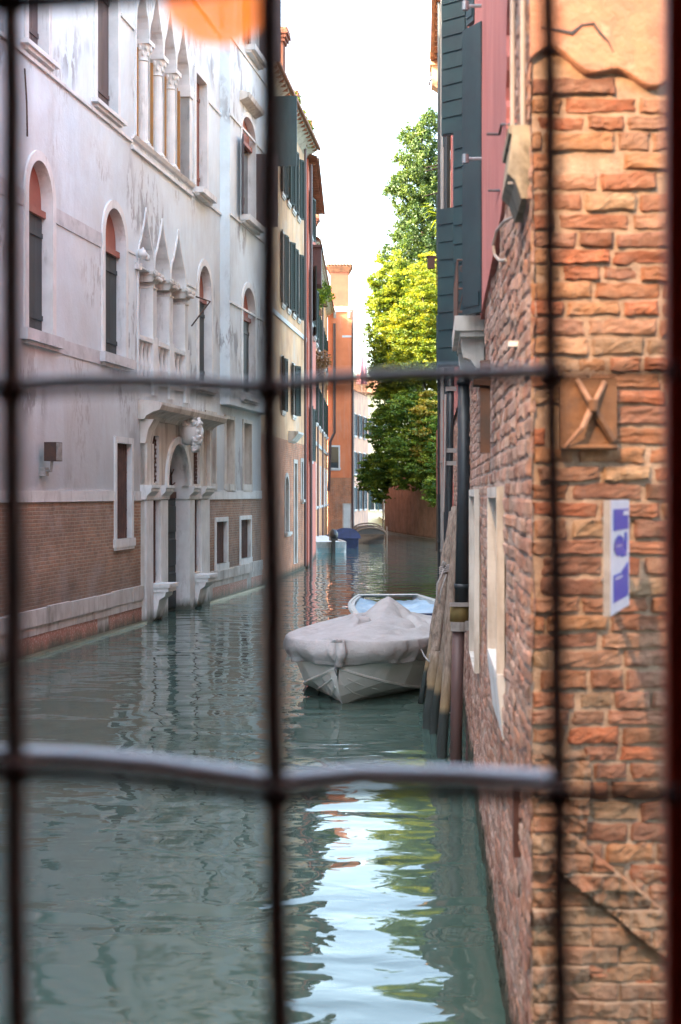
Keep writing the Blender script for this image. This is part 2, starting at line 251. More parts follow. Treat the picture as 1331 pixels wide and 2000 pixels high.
class MB:
    def __init__(self, F=WF): self.F = F; self.v = []; self.f = []; self.uv = []; self.t = []; self.tint = None
    def face(self, pts, uv=None):
        i = len(self.v); self.v += [tuple(p) for p in pts]; self.f.append(tuple(range(i, i + len(pts))))
        if uv is None:
            a, b, c = Vector(pts[0]), Vector(pts[1]), Vector(pts[2]); n = (b - a).cross(c - a)
            ax = max(range(3), key=lambda k: abs(n[k]))
            uv = [((p[1], p[2]) if ax == 0 else (p[0], p[2]) if ax == 1 else (p[0], p[1])) for p in pts]
        self.uv.append(uv); self.t.append(self.tint)
    def box(self, s0, s1, d0, d1, z0, z1):
        p = [(s0, d0, z0), (s1, d0, z0), (s1, d1, z0), (s0, d1, z0), (s0, d0, z1), (s1, d0, z1), (s1, d1, z1), (s0, d1, z1)]
        for q in ((0, 1, 2, 3), (4, 5, 6, 7), (0, 1, 5, 4), (1, 2, 6, 5), (2, 3, 7, 6), (3, 0, 4, 7)): self.face([p[k] for k in q])
    def prism(self, prof, s0, s1):            # profile in (d,z) swept along s
        n = len(prof)
        for i in range(n):
            a, b = prof[i], prof[(i + 1) % n]; self.face([(s0, *a), (s1, *a), (s1, *b), (s0, *b)])
        self.face([(s0, *p) for p in prof]); self.face([(s1, *p) for p in prof])
    def plate(self, prof, d0, d1):            # outline in (s,z) given thickness
        n = len(prof)
        for i in range(n):
            a, b = prof[i], prof[(i + 1) % n]; self.face([(a[0], d0, a[1]), (b[0], d0, b[1]), (b[0], d1, b[1]), (a[0], d1, a[1])])
        self.face([(p[0], d1, p[1]) for p in prof]); self.face([(p[0], d0, p[1]) for p in prof])
    def lathe(self, cs, cd, prof, n=14):      # profile (r,z)
        for i in range(len(prof) - 1):
            for k in range(n):
                a, b = 2 * math.pi * k / n, 2 * math.pi * (k + 1) / n; (r0, z0), (r1, z1) = prof[i], prof[i + 1]
                self.face([(cs + r0 * math.cos(a), cd + r0 * math.sin(a), z0), (cs + r0 * math.cos(b), cd + r0 * math.sin(b), z0),
                           (cs + r1 * math.cos(b), cd + r1 * math.sin(b), z1), (cs + r1 * math.cos(a), cd + r1 * math.sin(a), z1)])
    def tube(self, pts, r, n=8, r1=None, cap=True):
        P = [Vector(p) for p in pts]; m = len(P); rings = []
        up = None
        for i in range(m):
            t = (P[min(i + 1, m - 1)] - P[max(i - 1, 0)]).normalized()
            if up is None: up = t.orthogonal().normalized()
            up = (up - t * up.dot(t)); up = up.normalized() if up.length > 1e-6 else t.orthogonal().normalized()
            w = t.cross(up); rr = r if r1 is None else r + (r1 - r) * i / (m - 1)
            if isinstance(r, (list, tuple)): rr = r[i]
            rings.append([P[i] + (up * math.cos(2 * math.pi * k / n) + w * math.sin(2 * math.pi * k / n)) * rr for k in range(n)])
        base = len(self.v)
        for rg in rings: self.v += [tuple(p) for p in rg]
        for i in range(m - 1):
            for k in range(n):
                a = base + i * n + k; b = base + i * n + (k + 1) % n
                self.f.append((a, b, b + n, a + n)); self.uv.append([(k / n, i), ((k + 1) / n, i), ((k + 1) / n, i + 1), (k / n, i + 1)]); self.t.append(self.tint)
        if cap:
            for e in (0, m - 1):
                self.f.append(tuple(base + e * n + k for k in range(n))); self.uv.append([(0, 0)] * n); self.t.append(self.tint)
    def grid(self, fn, nu, nv):
        base = len(self.v)
        for j in range(nv + 1):
            for i in range(nu + 1): self.v.append(tuple(fn(i / nu, j / nv)))
        for j in range(nv):
            for i in range(nu):
                a = base + j * (nu + 1) + i; q = (a, a + 1, a + nu + 2, a + nu + 1)
                self.f.append(q); self.uv.append([(self.v[k][0], self.v[k][2]) for k in q]); self.t.append(self.tint)
    def ell(self, c, r, nu=14, nv=9, bump=0, seed=0):
        def fn(u, v):
            a = 2 * math.pi * u; b = math.pi * (v - .5); d = Vector((math.cos(a) * math.cos(b), math.sin(a) * math.cos(b), math.sin(b)))
            k = 1 + bump * mnoise.noise(d * 2.6 + Vector((seed, 0, 0)))
            return (c[0] + d.x * r[0] * k, c[1] + d.y * r[1] * k, c[2] + d.z * r[2] * k)
        self.grid(fn, nu, nv)
    def build(self, name, mat, parent=None, smooth=False, merge=False, normals=True):
        root = parent
        off = Vector((0, 0, 0))
        while root is not None: off += root.location; root = root.parent
        me = bpy.data.meshes.new(name)
        me.from_pydata([tuple(self.F.pt(*p) - off) for p in self.v], [], self.f)
        ul = me.uv_layers.new(name='UVMap'); flat = [c for u in self.uv for p in u for c in p]; ul.data.foreach_set('uv', flat)
        if any(t is not None for t in self.t):
            ca = me.color_attributes.new('tint', 'FLOAT_COLOR', 'CORNER'); arr = []
            for fc, t in zip(self.f, self.t): arr += list((*(t or (.4, .3, .25)), 1)) * len(fc)
            ca.data.foreach_set('color', arr)
        if normals or merge:
            bm = bmesh.new(); bm.from_mesh(me)
            if merge: bmesh.ops.remove_doubles(bm, verts=bm.verts, dist=1e-4)
            bmesh.ops.recalc_face_normals(bm, faces=bm.faces); bm.to_mesh(me); bm.free()
        if smooth: me.shade_smooth()
        me.materials.append(MT[mat] if isinstance(mat, str) else mat)
        o = bpy.data.objects.new(name, me); COL.objects.link(o)
        if parent is not None: o.parent = parent
        return o
def tag(o, label=None, cat=None, group=None, kind=None):
    if label: o['label'] = label
    if cat: o['category'] = cat
    if group: o['group'] = group
    if kind: o['kind'] = kind
    return o
def thing(name, label, cat, loc=(0, 0, 0), group=None):
    o = bpy.data.objects.new(name, None); COL.objects.link(o); o.location = loc; o.empty_display_size = .3
    return tag(o, label, cat, group)
def copy_tree(o, parent=None):
    c = o.copy(); COL.objects.link(c); c.parent = parent
    for ch in list(o.children): copy_tree(ch, c)
    return c

# ------------------------------------------------------------------ architecture helpers
def trefoil(x):
    x = abs(x)
    if x >= .60: return .42 * math.sqrt(max(0, 1 - ((x - .60) / .40) ** 2))
    t = x / .60; return .42 + .22 * math.sqrt(max(0, 1 - t * t)) + .36 * (1 - t) ** 2
def outline(op):
    s0, s1, z0, z1 = op['s0'], op['s1'], op['z0'], op['z1']; k = op.get('kind', 'rect')
    if k == 'rect': return [(s0, z0), (s0, z1), (s1, z1), (s1, z0)]
    zs = op['zs']; c = (s0 + s1) / 2; w = (s1 - s0) / 2; n = 20; pts = [(s0, z0)]
    for i in range(n + 1):
        if k == 'arch': a = math.pi * (1 - i / n); x, z = math.cos(a), math.sin(a)
        else:
            q = -1 + 2 * i / n; x = math.copysign(1 - (1 - abs(q)) ** 1.25, q); z = trefoil(x)
        pts.append((c + x * w, zs + z * (z1 - zs)))
    return pts + [(s1, z0)]
def sheet(mb, s0, s1, z0, z1, ops, d=0):
    ss = sorted({s0, s1, *[min(max(o[k], s0), s1) for o in ops for k in ('s0', 's1')]}); zz = sorted({z0, z1, *[min(max(o[k], z0), z1) for o in ops for k in ('z0', 'z1')]})
    for i in range(len(ss) - 1):
        for j in range(len(zz) - 1):
            cs, cz = (ss[i] + ss[i + 1]) / 2, (zz[j] + zz[j + 1]) / 2
            if any(o['s0'] < cs < o['s1'] and o['z0'] < cz < o['z1'] for o in ops): continue
            mb.face([(ss[i], d, zz[j]), (ss[i + 1], d, zz[j]), (ss[i + 1], d, zz[j + 1]), (ss[i], d, zz[j + 1])])
    for o in ops:
        if o.get('kind', 'rect') != 'rect' and o['z1'] <= z1 + 1e-6 and o['zs'] >= z0 - 1e-6:
            p = outline(o)[1:-1]
            for a, b in zip(p[:-1], p[1:]): mb.face([(a[0], d, a[1]), (b[0], d, b[1]), (b[0], d, o['z1']), (a[0], d, o['z1'])])
def band(mb, pts, w, p, dep, base=0, inner=True, closed=False):
    n = len(pts); out = []
    for i in range(n):
        def nrm(a, b):
            t = Vector((b[0] - a[0], b[1] - a[1])); t = t.normalized() if t.length > 1e-9 else Vector((0, 1)); return Vector((-t.y, t.x))
        if closed: n0, n1 = nrm(pts[i - 1], pts[i]), nrm(pts[i], pts[(i + 1) % n])
        else: n0 = nrm(pts[i - 1], pts[i]) if i else nrm(pts[0], pts[1]); n1 = nrm(pts[i], pts[i + 1]) if i < n - 1 else n0
        m = (n0 + n1); m = m.normalized() if m.length > .2 else n0; k = 1 / max(.55, m.dot(n0)); out.append((pts[i][0] + m.x * w * k, pts[i][1] + m.y * w * k))
    rng_ = range(n if closed else n - 1)
    for i in rng_:
        a, b, c, e = pts[i], pts[(i + 1) % n], out[(i + 1) % n], out[i]
        if w > 0:
            mb.face([(a[0], p, a[1]), (b[0], p, b[1]), (c[0], p, c[1]), (e[0], p, e[1])])
            mb.face([(e[0], p, e[1]), (c[0], p, c[1]), (c[0], base - .03, c[1]), (e[0], base - .03, e[1])])
        if inner: mb.face([(a[0], p, a[1]), (b[0], p, b[1]), (b[0], -dep, b[1]), (a[0], -dep, a[1])])
def boards(mb, s0, s1, z0, z1, d, n=3, th=.04, battens=(.15, .85), rev=1):
    w = (s1 - s0) / n
    for i in range(n): mb.box(s0 + i * w + .006, s0 + (i + 1) * w - .006, d - th, d, z0, z1)
    mb.box(s0, s1, d - th * .9, d - th * .6, z0, z1)
    for b in battens: zc = z0 + (z1 - z0) * b; mb.box(s0 + .02, s1 - .02, d, d + .025, zc - .045, zc + .045)
def louvres(mb, s0, s1, z0, z1, d, th=.045, pitch=.07):
    mb.box(s0, s0 + .05, d - th, d, z0, z1); mb.box(s1 - .05, s1, d - th, d, z0, z1)
    mb.box(s0 + .05, s1 - .05, d - th, d, z0, z0 + .07); mb.box(s0 + .05, s1 - .05, d - th, d, z1 - .07, z1)
    mb.box(s0 + .05, s1 - .05, d - th * .95, d - th * .9, z0 + .07, z1 - .07)
    z = z0 + .09
    while z < z1 - .09:
        mb.face([(s0 + .05, d - th * .9, z + .05), (s1 - .05, d - th * .9, z + .05), (s1 - .05, d - .005, z), (s0 + .05, d - .005, z)]); z += pitch
def window(F, parent, op, fmat='stone', fw=.10, proj=.03, dep=.22, back='dark', backs=None, sill=True, sillp=.10, sillmat=None, name='window', sillh=.1, sillx=.08):
    """part = stone frame with its reveal; sub-parts = what closes it"""
    mb = MB(F); pts = outline(op); band(mb, pts, fw, proj, dep)
    s0, s1, z0, z1 = op['s0'], op['s1'], op['z0'], op['z1']
    mb.face([(s0, -dep, z0), (s1, -dep, z0), (s1, proj, z0), (s0, proj, z0)])
    w = mb.build(name, fmat, parent)
    zs = op.get('zs', z1)
    if backs is None: backs = [('pane', 'pane', back, z0, z1)]
    for (nm, kind, mat, a, b) in backs:
        p = MB(F)
        if kind == 'pane': p.box(s0 - .02, s1 + .02, -dep - .03, -dep + .004, a, b)
        elif kind == 'boards': boards(p, s0 + .01, s1 - .01, a, b, -dep + .07, 3 if s1 - s0 > .8 else 2)
        elif kind == 'louvres': louvres(p, s0 + .01, s1 - .01, a, b, -dep + .07)
        elif kind == 'tymp':
            prof = [q for q in pts if q[1] >= a - 1e-6]
            prof = [(s0, a)] + [q for q in prof if q[1] > a + 1e-4] + [(s1, a)]
            p.plate(prof, -dep + .02, -dep + .05); p.box(s0, s1, -dep + .05, -dep + .14, a - .02, a + .10)
        elif kind == 'bars':
            p.box(s0 - .02, s1 + .02, -dep - .03, -dep + .004, a, b); p.build('pane', 'dark', w); p = MB(F)
            k = max(2, round((s1 - s0) / .13))
            for i in range(1, k): sx = s0 + (s1 - s0) * i / k; p.box(sx - .016, sx + .016, -dep + .05, -dep + .08, a, b)
            k = max(2, round((b - a) / .42))
            for i in range(1, k + 1): zx = a + (b - a) * (i - .5) / k; p.box(s0, s1, -dep + .04, -dep + .05, zx - .02, zx + .02)
        elif kind == 'diag':
            p.box(s0 - .02, s1 + .02, -dep - .03, -dep + .004, a, b); p.build('pane', 'dark', w); p = MB(F)
            wd = s1 - s0; z = a - wd * 1.4
            while z < b:
                for sg in (1, -1):
                    q0, q1 = z, z + wd * 1.4; c0, c1 = max(q0, a), min(q1, b)
                    if c1 - c0 > .03:
                        f0, f1 = (c0 - q0) / (q1 - q0), (c1 - q0) / (q1 - q0)
                        if sg < 0: x0, x1 = s1 - wd * f0, s1 - wd * f1
                        else: x0, x1 = s0 + wd * f0, s0 + wd * f1
                        p.tube([(x0, -dep + .08, c0), (x1, -dep + .08, c1)], .013, 5)
                z += .19
        p.build(nm, mat, w)
    if sill:
        q = MB(F); q.box(s0 - fw - sillx * .5, s1 + fw + sillx * .5, -.05, proj + sillp, z0 - sillh, z0); q.box(s0 - fw, s1 + fw, -.05, proj + sillp * .5, z0 - sillh - .06, z0 - sillh)
        q.build('sill', sillmat or fmat, w)
    return w
def side_shutters(F, parent, op, mat='green', ang=8, style='louvres', which=(0, 1), wd=None):
    """pair of shutters folded back on the wall either side of the window"""
    wd = wd or (op['s1'] - op['s0']) / 2
    for k in which:
        a = R(ang[k] if isinstance(ang, (tuple, list)) else ang); hs = op['s0'] if k == 0 else op['s1']; sg = -1 if k == 0 else 1
        tmp = MB(F)
        (louvres if style == 'louvres' else boards)(tmp, 0, wd, op['z0'], op.get('zs', op['z1']), 0)
        tmp.v = [(hs + sg * (p[0] * math.cos(a)) , .06 + p[0] * math.sin(a) + p[1] * math.cos(a), p[2]) for p in tmp.v]
        tmp.build('shutter', mat, parent)
def body(F, parent, L0, L1, z0, z1, ops, mat, depth=6, name='wall', d=0, ztop=None, extra=None):
    mb = MB(F); sheet(mb, L0, L1, z0, z1, ops, d)
    mb.box_sides = None
    for (a, b, c, e) in (((L0, d), (L0, -depth), z0, z1), ((L1, d), (L1, -depth), z0, z1)):
        mb.face([(a[0], a[1], c), (b[0], b[1], c), (b[0], b[1], e), (a[0], a[1], e)])
    mb.face([(L0, -depth, z0), (L1, -depth, z0), (L1, -depth, z1), (L0, -depth, z1)])
    mb.face([(L0, d, z1), (L1, d, z1), (L1, -depth, z1), (L0, -depth, z1)])
    return mb.build(name, mat, parent, normals=False)
def tiled_roof(F, parent, s0, s1, z, depth, rise=1.6, over=.35, name='roof'):
    mb = MB(F); n = max(4, int((s1 - s0) / .24))
    def fn(u, v):
        s = s0 - .2 + (s1 - s0 + .4) * u; ph = (u * n) % 1.0
        return (s, over - v * (depth * .5 + over), z + v * rise + .045 * math.cos(ph * 2 * math.pi))
    mb.grid(fn, n * 6, 6)
    mb.face([(s0 - .2, over, z - .06), (s1 + .2, over, z - .06), (s1 + .2, -depth * .5, z + rise - .1), (s0 - .2, -depth * .5, z + rise - .1)])
    mb.face([(s0 - .2, -depth * .5, z + rise), (s1 + .2, -depth * .5, z + rise), (s1 + .2, -depth, z), (s0 - .2, -depth, z)])
    mb.box(s0 - .1, s1 + .1, over - .02, over + .07, z - .1, z)
    for i in range(int((s1 - s0) / .5)): sx = s0 + .25 + i * .5; mb.box(sx - .04, sx + .04, 0, over - .05, z - .2, z - .08)
    return mb.build(name, 'roof', parent)
def chimney(F, parent, s, d, z0, z1, w=.5, mat='peach', name='chimney'):
    mb = MB(F); mb.box(s - w / 2, s + w / 2, d - w / 2, d + w / 2, z0, z1 - .45)
    for i in range(3): e = .06 * (i + 1); mb.box(s - w / 2 - e, s + w / 2 + e, d - w / 2 - e, d + w / 2 + e, z1 - .45 + i * .12, z1 - .33 + i * .12 + .001)
    c = mb.build(name, mat, parent)
    q = MB(F); q.box(s - w / 2 - .1, s + w / 2 + .1, d - w / 2 - .1, d + w / 2 + .1, z1 - .088, z1 + .02)
    for i in range(5): x = s - w / 2 - .1 + (w + .2) * (i + .5) / 5; q.lathe(x, d + w / 2 + .12, [(.05, z1 - .08), (.06, z1 + .02)], 6)
    q.build('chimney_cap', 'roof', c); return c

# ------------------------------------------------------------------ foliage
def leaves_obj(name, mat, parent, pts, size, off, tints, flat=0.0):
    n = len(pts); a = rng.normal(size=(n, 3)); a[:, 2] *= (1 - flat); a /= np.linalg.norm(a, axis=1)[:, None] + 1e-9
    b = np.cross(a, rng.normal(size=(n, 3))); b /= np.linalg.norm(b, axis=1)[:, None] + 1e-9
    sz = size * rng.uniform(.6, 1.3, n)[:, None]; a *= sz; b *= sz * .55
    P = np.asarray(pts) - np.asarray(off); V = np.stack([P - a, P + b * 1.0, P + a, P - b * 1.0], 1).reshape(-1, 3)
    me = bpy.data.meshes.new(name); me.vertices.add(4 * n); me.vertices.foreach_set('co', V.ravel().astype(np.float32))
    me.loops.add(4 * n); me.loops.foreach_set('vertex_index', np.arange(4 * n, dtype=np.int32))
    me.polygons.add(n); me.polygons.foreach_set('loop_start', np.arange(0, 4 * n, 4, dtype=np.int32)); me.polygons.foreach_set('loop_total', np.full(n, 4, np.int32))
    me.update(calc_edges=True)
    ca = me.color_attributes.new('tint', 'FLOAT_COLOR', 'CORNER'); t = np.repeat(np.clip(tints, 0, 1), 4); ca.data.foreach_set('color', np.stack([t, t, t, np.ones_like(t)], 1).ravel().astype(np.float32))
    me.materials.append(MT[mat]); o = bpy.data.objects.new(name, me); COL.objects.link(o); o.parent = parent; return o
def crown(lobes, nclump, nleaf, cr, squash=1.0, shell=.55, hang=0):
    """lobes: (centre, radii); returns leaf points and tints, clump by clump"""
    vol = np.array([l[1][0] * l[1][2] for l in lobes]); pr = vol / vol.sum(); P = []; T = []
    for i in rng.choice(len(lobes), nclump, p=pr):
        c, r = lobes[i]; d = rng.normal(size=3); d /= np.linalg.norm(d); k = rng.uniform(shell, 1.03)
        q = np.array(c) + d * np.array(r) * k; R_ = cr * rng.uniform(.5, 1.25); tt = rng.uniform(.05, .85)
        m = max(4, int(nleaf * rng.uniform(.5, 1.3))); g = rng.normal(size=(m, 3)) * R_ * .5; g[:, 2] *= squash
        g[:, 2] -= hang * np.abs(g[:, 0])
        P.append(q + g); T.append(np.clip(tt + rng.normal(0, .16, m), 0, 1))
    return np.concatenate(P), np.concatenate(T)
def trunk(parent, base, top, r0, r1, limbs, name='trunk'):
    mb = MB(WF); b, t = Vector(base), Vector(top); k = 7
    pts = [b.lerp(t, i / k) + Vector((math.sin(i * 1.7) * .12, math.cos(i * 2.1) * .1, 0)) * (1 if i else 0) for i in range(k + 1)]
    mb.tube(pts, [r0 + (r1 - r0) * i / k for i in range(k + 1)], 9)
    for (f, end) in limbs:
        p = b.lerp(t, f); e = Vector(end); mb.tube([p, p.lerp(e, .4) + Vector((0, 0, .3)), e], [r0 * .45 * (1 - f * .5), r0 * .28, .03], 6)
    return mb.build(name, 'bark', parent, smooth=True)

# ------------------------------------------------------------------ setting: water and ground
mb = MB(); mb.face([(-60, -20, 0), (120, -20, 0), (120, 600, 0), (-60, 600, 0)]); tag(mb.build('canal_water', 'water', normals=False), kind='structure')
mb = MB(); mb.face([(3.7, 104, .6), (6.4, 83.6, .6), (60, 83.6, .6), (60, 140, .6), (3.7, 140, .6)]); tag(mb.build('garden_ground', 'soil', normals=False), kind='structure')

# ================================================================== the white palace on the left
A0 = Vector((-5.29, 24.65)); A1 = Vector((-2.41, 43.1)); uu = (A1 - A0).normalized()
S0 = A0 - uu * 6.5
F = Fr(S0, A1); L = F.L
pal = thing('palazzo', 'white stuccoed palace with brick ground floor and arched water gate on the left', 'palace', (S0.x, S0.y, 0))
def O_(pl, pr, pb, pt, pp=None, kind='rect', ps=None, d=0):
    """opening from photo columns of its two front edges, rows of sill and top (read at column pp)"""
    s0, s1 = F.s(pl, d), F.s(pr, d); pp = pp or (pl + pr) / 2
    o = dict(s0=s0, s1=s1, z0=F.h(pp, pb, d), z1=F.h(pp, pt, d), kind=kind)
    if kind != 'rect': o['zs'] = F.h(pp, ps, d) if ps else o['z1'] - (s1 - s0) / 2
    return o
HS = 2.86
# first-floor arched windows
w1 = O_(53, 100, 650, 317, 76, 'arch'); w2 = O_(203, 243, 692, 409, 222, 'arch'); w3 = O_(387, 411, 722, 466, 399, 'arch')
for w, zs in ((w1, 0), (w2, 0), (w3, 0)): w['z0'] = 5.62; w['z1'] = 8.62; w['zs'] = 7.98
w0 = dict(w1); dz = F.s(53) - 3.4; w0.update(s0=w1['s0'] - 3.3, s1=w1['s1'] - 3.3)
# three trefoil lights of the first floor
b0 = [F.s(268), F.s(299.5), F.s(331.5), F.s(362)]
lan1 = [dict(s0=b0[i] + .0, s1=b0[i + 1] - .0, z0=5.25, z1=9.0, zs=7.75, kind='tref') for i in range(3)]
for o in lan1: o['s1'] -= .04; o['s0'] += .04
# second floor
b1 = [F.s(263), F.s(289), F.s(317), F.s(342), F.s(368)]
lan2 = [dict(s0=b1[i] + .03, s1=b1[i + 1] - .03, z0=10.42, z1=14.1, zs=12.75, kind='tref') for i in range(4)]
u1 = O_(53, 92, 100, -60, 70, 'arch'); u2 = O_(188, 228, 212, 0, 205, 'arch')
for w in (u1, u2): w['z0'] = 10.5; w['z1'] = 13.4; w['zs'] = 12.75
u3 = O_(381, 402, 338, 68, 392); u3['z0'] = 10.42; u3['z1'] = 13.3
t1 = O_(188, 228, 0, 0); t1['z0'] = 15.6; t1['z1'] = 17.6
# ground floor
g1 = O_(226, 255, 1052, 866, 238)
por = dict(s0=F.s(276), s1=F.s(399), z0=-1, z1=4.62)
n1 = O_(402, 420, 938, 808, 411); n2 = O_(440, 456, 940, 820, 448); n3 = O_(475, 490, 940, 828, 482)
for w in (n1, n2, n3): w['z0'] = 3.08; w['z1'] = 4.85
q1 = O_(421, 442, 1101, 1019, 428); q2 = O_(469, 488, 1090, 1015, 476)
zplin = .78; zred = .42
plast_ops = [w0, w1, w2, w3, *lan1, *lan2, u1, u2, u3, t1, g1, por, n1, n2, n3]
TOP = 19.0
body(F, pal, 0, L, HS, TOP, plast_ops, 'plaster', 7)
mb = MB(F); sheet(mb, 0, L, zplin, HS, [g1, por, q1, q2], 0); mb.build('brick_base', 'brick', pal, normals=False)
# plinth: separate stones of the foot, projecting, in three courses
def plinth(sa, sb):
    rs = random.Random(3); m1 = MB(F); s = sa
    while s < sb:
        w = rs.uniform(.9, 2.2); e = min(s + w, sb); m1.box(s + .008, e - .008, -.3, .055 + rs.uniform(0, .02), .52, zplin + rs.uniform(-.02, .05)); s = e
    s = sa
    while s < sb:
        w = rs.uniform(.6, 1.4); e = min(s + w, sb); m1.box(s + .008, e - .008, -.3, .03 + rs.uniform(0, .015), .36, .515); s = e
    m1.build('plinth_course', 'plinth', pal)
    m2 = MB(F); m3 = MB(F); s = sa; k = 0
    while s < sb:
        w = rs.uniform(1.2, 2.6) if k % 3 else rs.uniform(.4, .8); e = min(s + w, sb); (m2 if k % 3 else m3).box(s + .006, e - .006, -.3, .022, .05, .355); s = e; k += 1
    m2.build('plinth_panel', 'redmarble', pal); m3.build('plinth_block', 'plinth', pal)
    m4 = MB(F); m4.box(sa, sb, -.3, .14, -.6, .05); m4.build('foot_ledge', 'wet', pal)
plinth(0, por['s0'] - .02); plinth(por['s1'] + .02, L)
# string courses
for (sa, sb, za, zb, p, mat) in ((0, g1['s0'] - .18, 2.66, 2.86, .03, 'stone'), (g1['s1'] + .22, por['s0'] - .02, 2.66, 2.86, .03, 'stone'), (por['s1'] + .03, L, 2.66, 2.90, .03, 'stone'),
                              (0, w1['s0'] - .2, 7.68, 7.96, .02, 'band'), (w1['s1'] + .2, w2['s0'] - .2, 7.68, 7.96, .02, 'band'), (w1['s1'] + .2, w2['s0'] - .2, 5.36, 5.62, .02, 'band'),
                              (w2['s1'] + .2, lan1[0]['s0'] - .2, 7.90, 7.95, .02, 'stone'), (w2['s1'] + .2, lan1[0]['s0'] - .12, 5.40, 5.62, .02, 'band'), (lan1[2]['s1'] + .2, w3['s0'] - .2, 7.9, 7.95, .02, 'stone'),
                              (lan1[2]['s1'] + .14, w3['s0'] - .2, 5.4, 5.62, .02, 'band'),
                              (0, lan2[0]['s0'] - .3, 10.24, 10.30, .05, 'stone'), (lan2[3]['s1'] + .3, F.s(431), 10.24, 10.30, .05, 'stone'),
                              (lan2[0]['s0'] - .3, lan2[3]['s1'] + .3, 10.12, 10.2, .06, 'stone'),
                              (u1['s1'] + .2, u2['s0'] - .2, 12.68, 12.74, .04, 'stone'), (u2['s1'] + .2, lan2[0]['s0'] - .12, 12.68, 12.74, .04, 'stone'), (lan2[3]['s1'] + .12, u3['s0'] - .2, 12.68, 12.74, .04, 'stone'),
                              (u3['s1'] + .2, F.s(431), 12.9, 12.96, .04, 'stone'), (0, L, 15.0, 15.12, .08, 'stone'), (0, L, TOP - .3, TOP, .5, 'stone')):
    mb = MB(F); mb.box(sa, sb, -.04, p, za, zb); mb.build('string_course', mat, pal)
for w in (w0, w1, w2, w3):
    window(F, pal, w, fw=.17, proj=.035, dep=.24, backs=[('shutter', 'boards', 'greygreen', w['z0'], 7.72), ('tympanum', 'tymp', 'redtymp', 7.74, 9)], sillmat='band', sillh=.20, sillx=.3)
for w in (u1, u2):
    window(F, pal, w, fw=.16, proj=.035, dep=.24, backs=[('shutter', 'boards', 'brownwood', w['z0'], w['z1'] - .15)], sillh=.08, sillx=.3)
window(F, pal, t1, dep=.22, backs=[('shutter', 'boards', 'brownwood', t1['z0'], t1['z1'])])
window(F, pal, u3, fw=.13, proj=.04, dep=.24, backs=[('shutter', 'boards', 'redwood', u3['z0'], u3['z1'])], sillh=.14, sillp=.22)
window(F, pal, g1, fw=.13, proj=.035, dep=.13, backs=[('grille', 'bars', 'rustbar', g1['z0'], g1['z1'])], sillh=.17, sillp=.03)
window(F, pal, q1, fw=.12, proj=.035, dep=.13, backs=[('grille', 'bars', 'rustbar', q1['z0'], q1['z1'])], sillh=.18, sillp=.02, sillx=.02)
window(F, pal, q2, fw=.12, proj=.035, dep=.13, backs=[('grille', 'bars', 'rustbar', q2['z0'], q2['z1'])], sillh=.18, sillp=.02, sillx=.02)
for w in (n1, n2, n3): window(F, pal, w, 'stone_old', fw=.10, proj=.03, dep=.28, backs=[('blind_panel', 'pane', 'stone', w['z0'], w['z1'])], sillh=.16, sillp=.0, name='blind_window')
# column with base, shaft, carved capital
def column(s, d, z0, z1, r, ornate=True):
    mb = MB(F); H = z1 - z0
    mb.lathe(s, d, [(r * 1.0, z0 + .16), (r, z0 + .2), (r * 1.03, z0 + H * .4), (r * .92, z1 - .46)], 18)
    c = mb.build('column', 'stone', pal, smooth=True)
    q = MB(F); q.box(s - r * 1.35, s + r * 1.35, d - r * 1.35, d + r * 1.35, z0, z0 + .07); q.lathe(s, d, [(r * 1.3, z0 + .07), (r * 1.35, z0 + .1), (r * 1.15, z0 + .13), (r * 1.05, z0 + .17)], 18); q.build('column_base', 'stone', c)
    k = MB(F); k.lathe(s, d, [(r * .92, z1 - .46), (r * 1.12, z1 - .44), (r * .95, z1 - .41), (r * .95, z1 - .36), (r * 1.15, z1 - .22), (r * 1.5, z1 - .1)], 18)
    for i in range(8):
        a = i * math.pi / 4; k.ell((s + r * 1.25 * math.cos(a), d + r * 1.25 * math.sin(a), z1 - .17), (.045, .045, .07), 6, 5, .3, i)
        k.ell((s + r * 1.05 * math.cos(a + .4), d + r * 1.05 * math.sin(a + .4), z1 - .30), (.035, .035, .05), 6, 5, .3, i)
    k.box(s - r * 1.5, s + r * 1.5, d - r * 1.5, d + r * 1.5, z1 - .10, z1); k.build('capital', 'stone', c)
# the three first-floor lights: moulded heads, piers and balustrades
for i, o in enumerate(lan1):
    w = window(F, pal, o, fw=.05, proj=.03, dep=.42, sill=False, backs=[('blind_panel', 'pane', 'plaster', o['z0'], o['z1'])], name='trefoil_light')
    mb = MB(F); mb.box(o['s0'] + .12, o['s1'], -.38, -.02, 7.73, 7.76); mb.build('tie_slab', 'stone', w)
    mb = MB(F); mb.box(o['s0'], o['s1'], -.16, .05, 6.14, 6.24); mb.box(o['s0'], o['s1'], -.14, .02, 5.25, 5.36)
    k = 4
    for j in range(k):
        sx = o['s0'] + (o['s1'] - o['s0']) * (j + .5) / k; mb.lathe(sx, -.06, [(.05, 5.36), (.045, 5.42), (.075, 5.62), (.045, 5.84), (.04, 5.95), (.07, 6.08), (.07, 6.14)], 8)
    mb.box(o['s0'], o['s1'], -.30, -.22, 5.36, 6.14)
    mb.build('balustrade', 'stone', w)
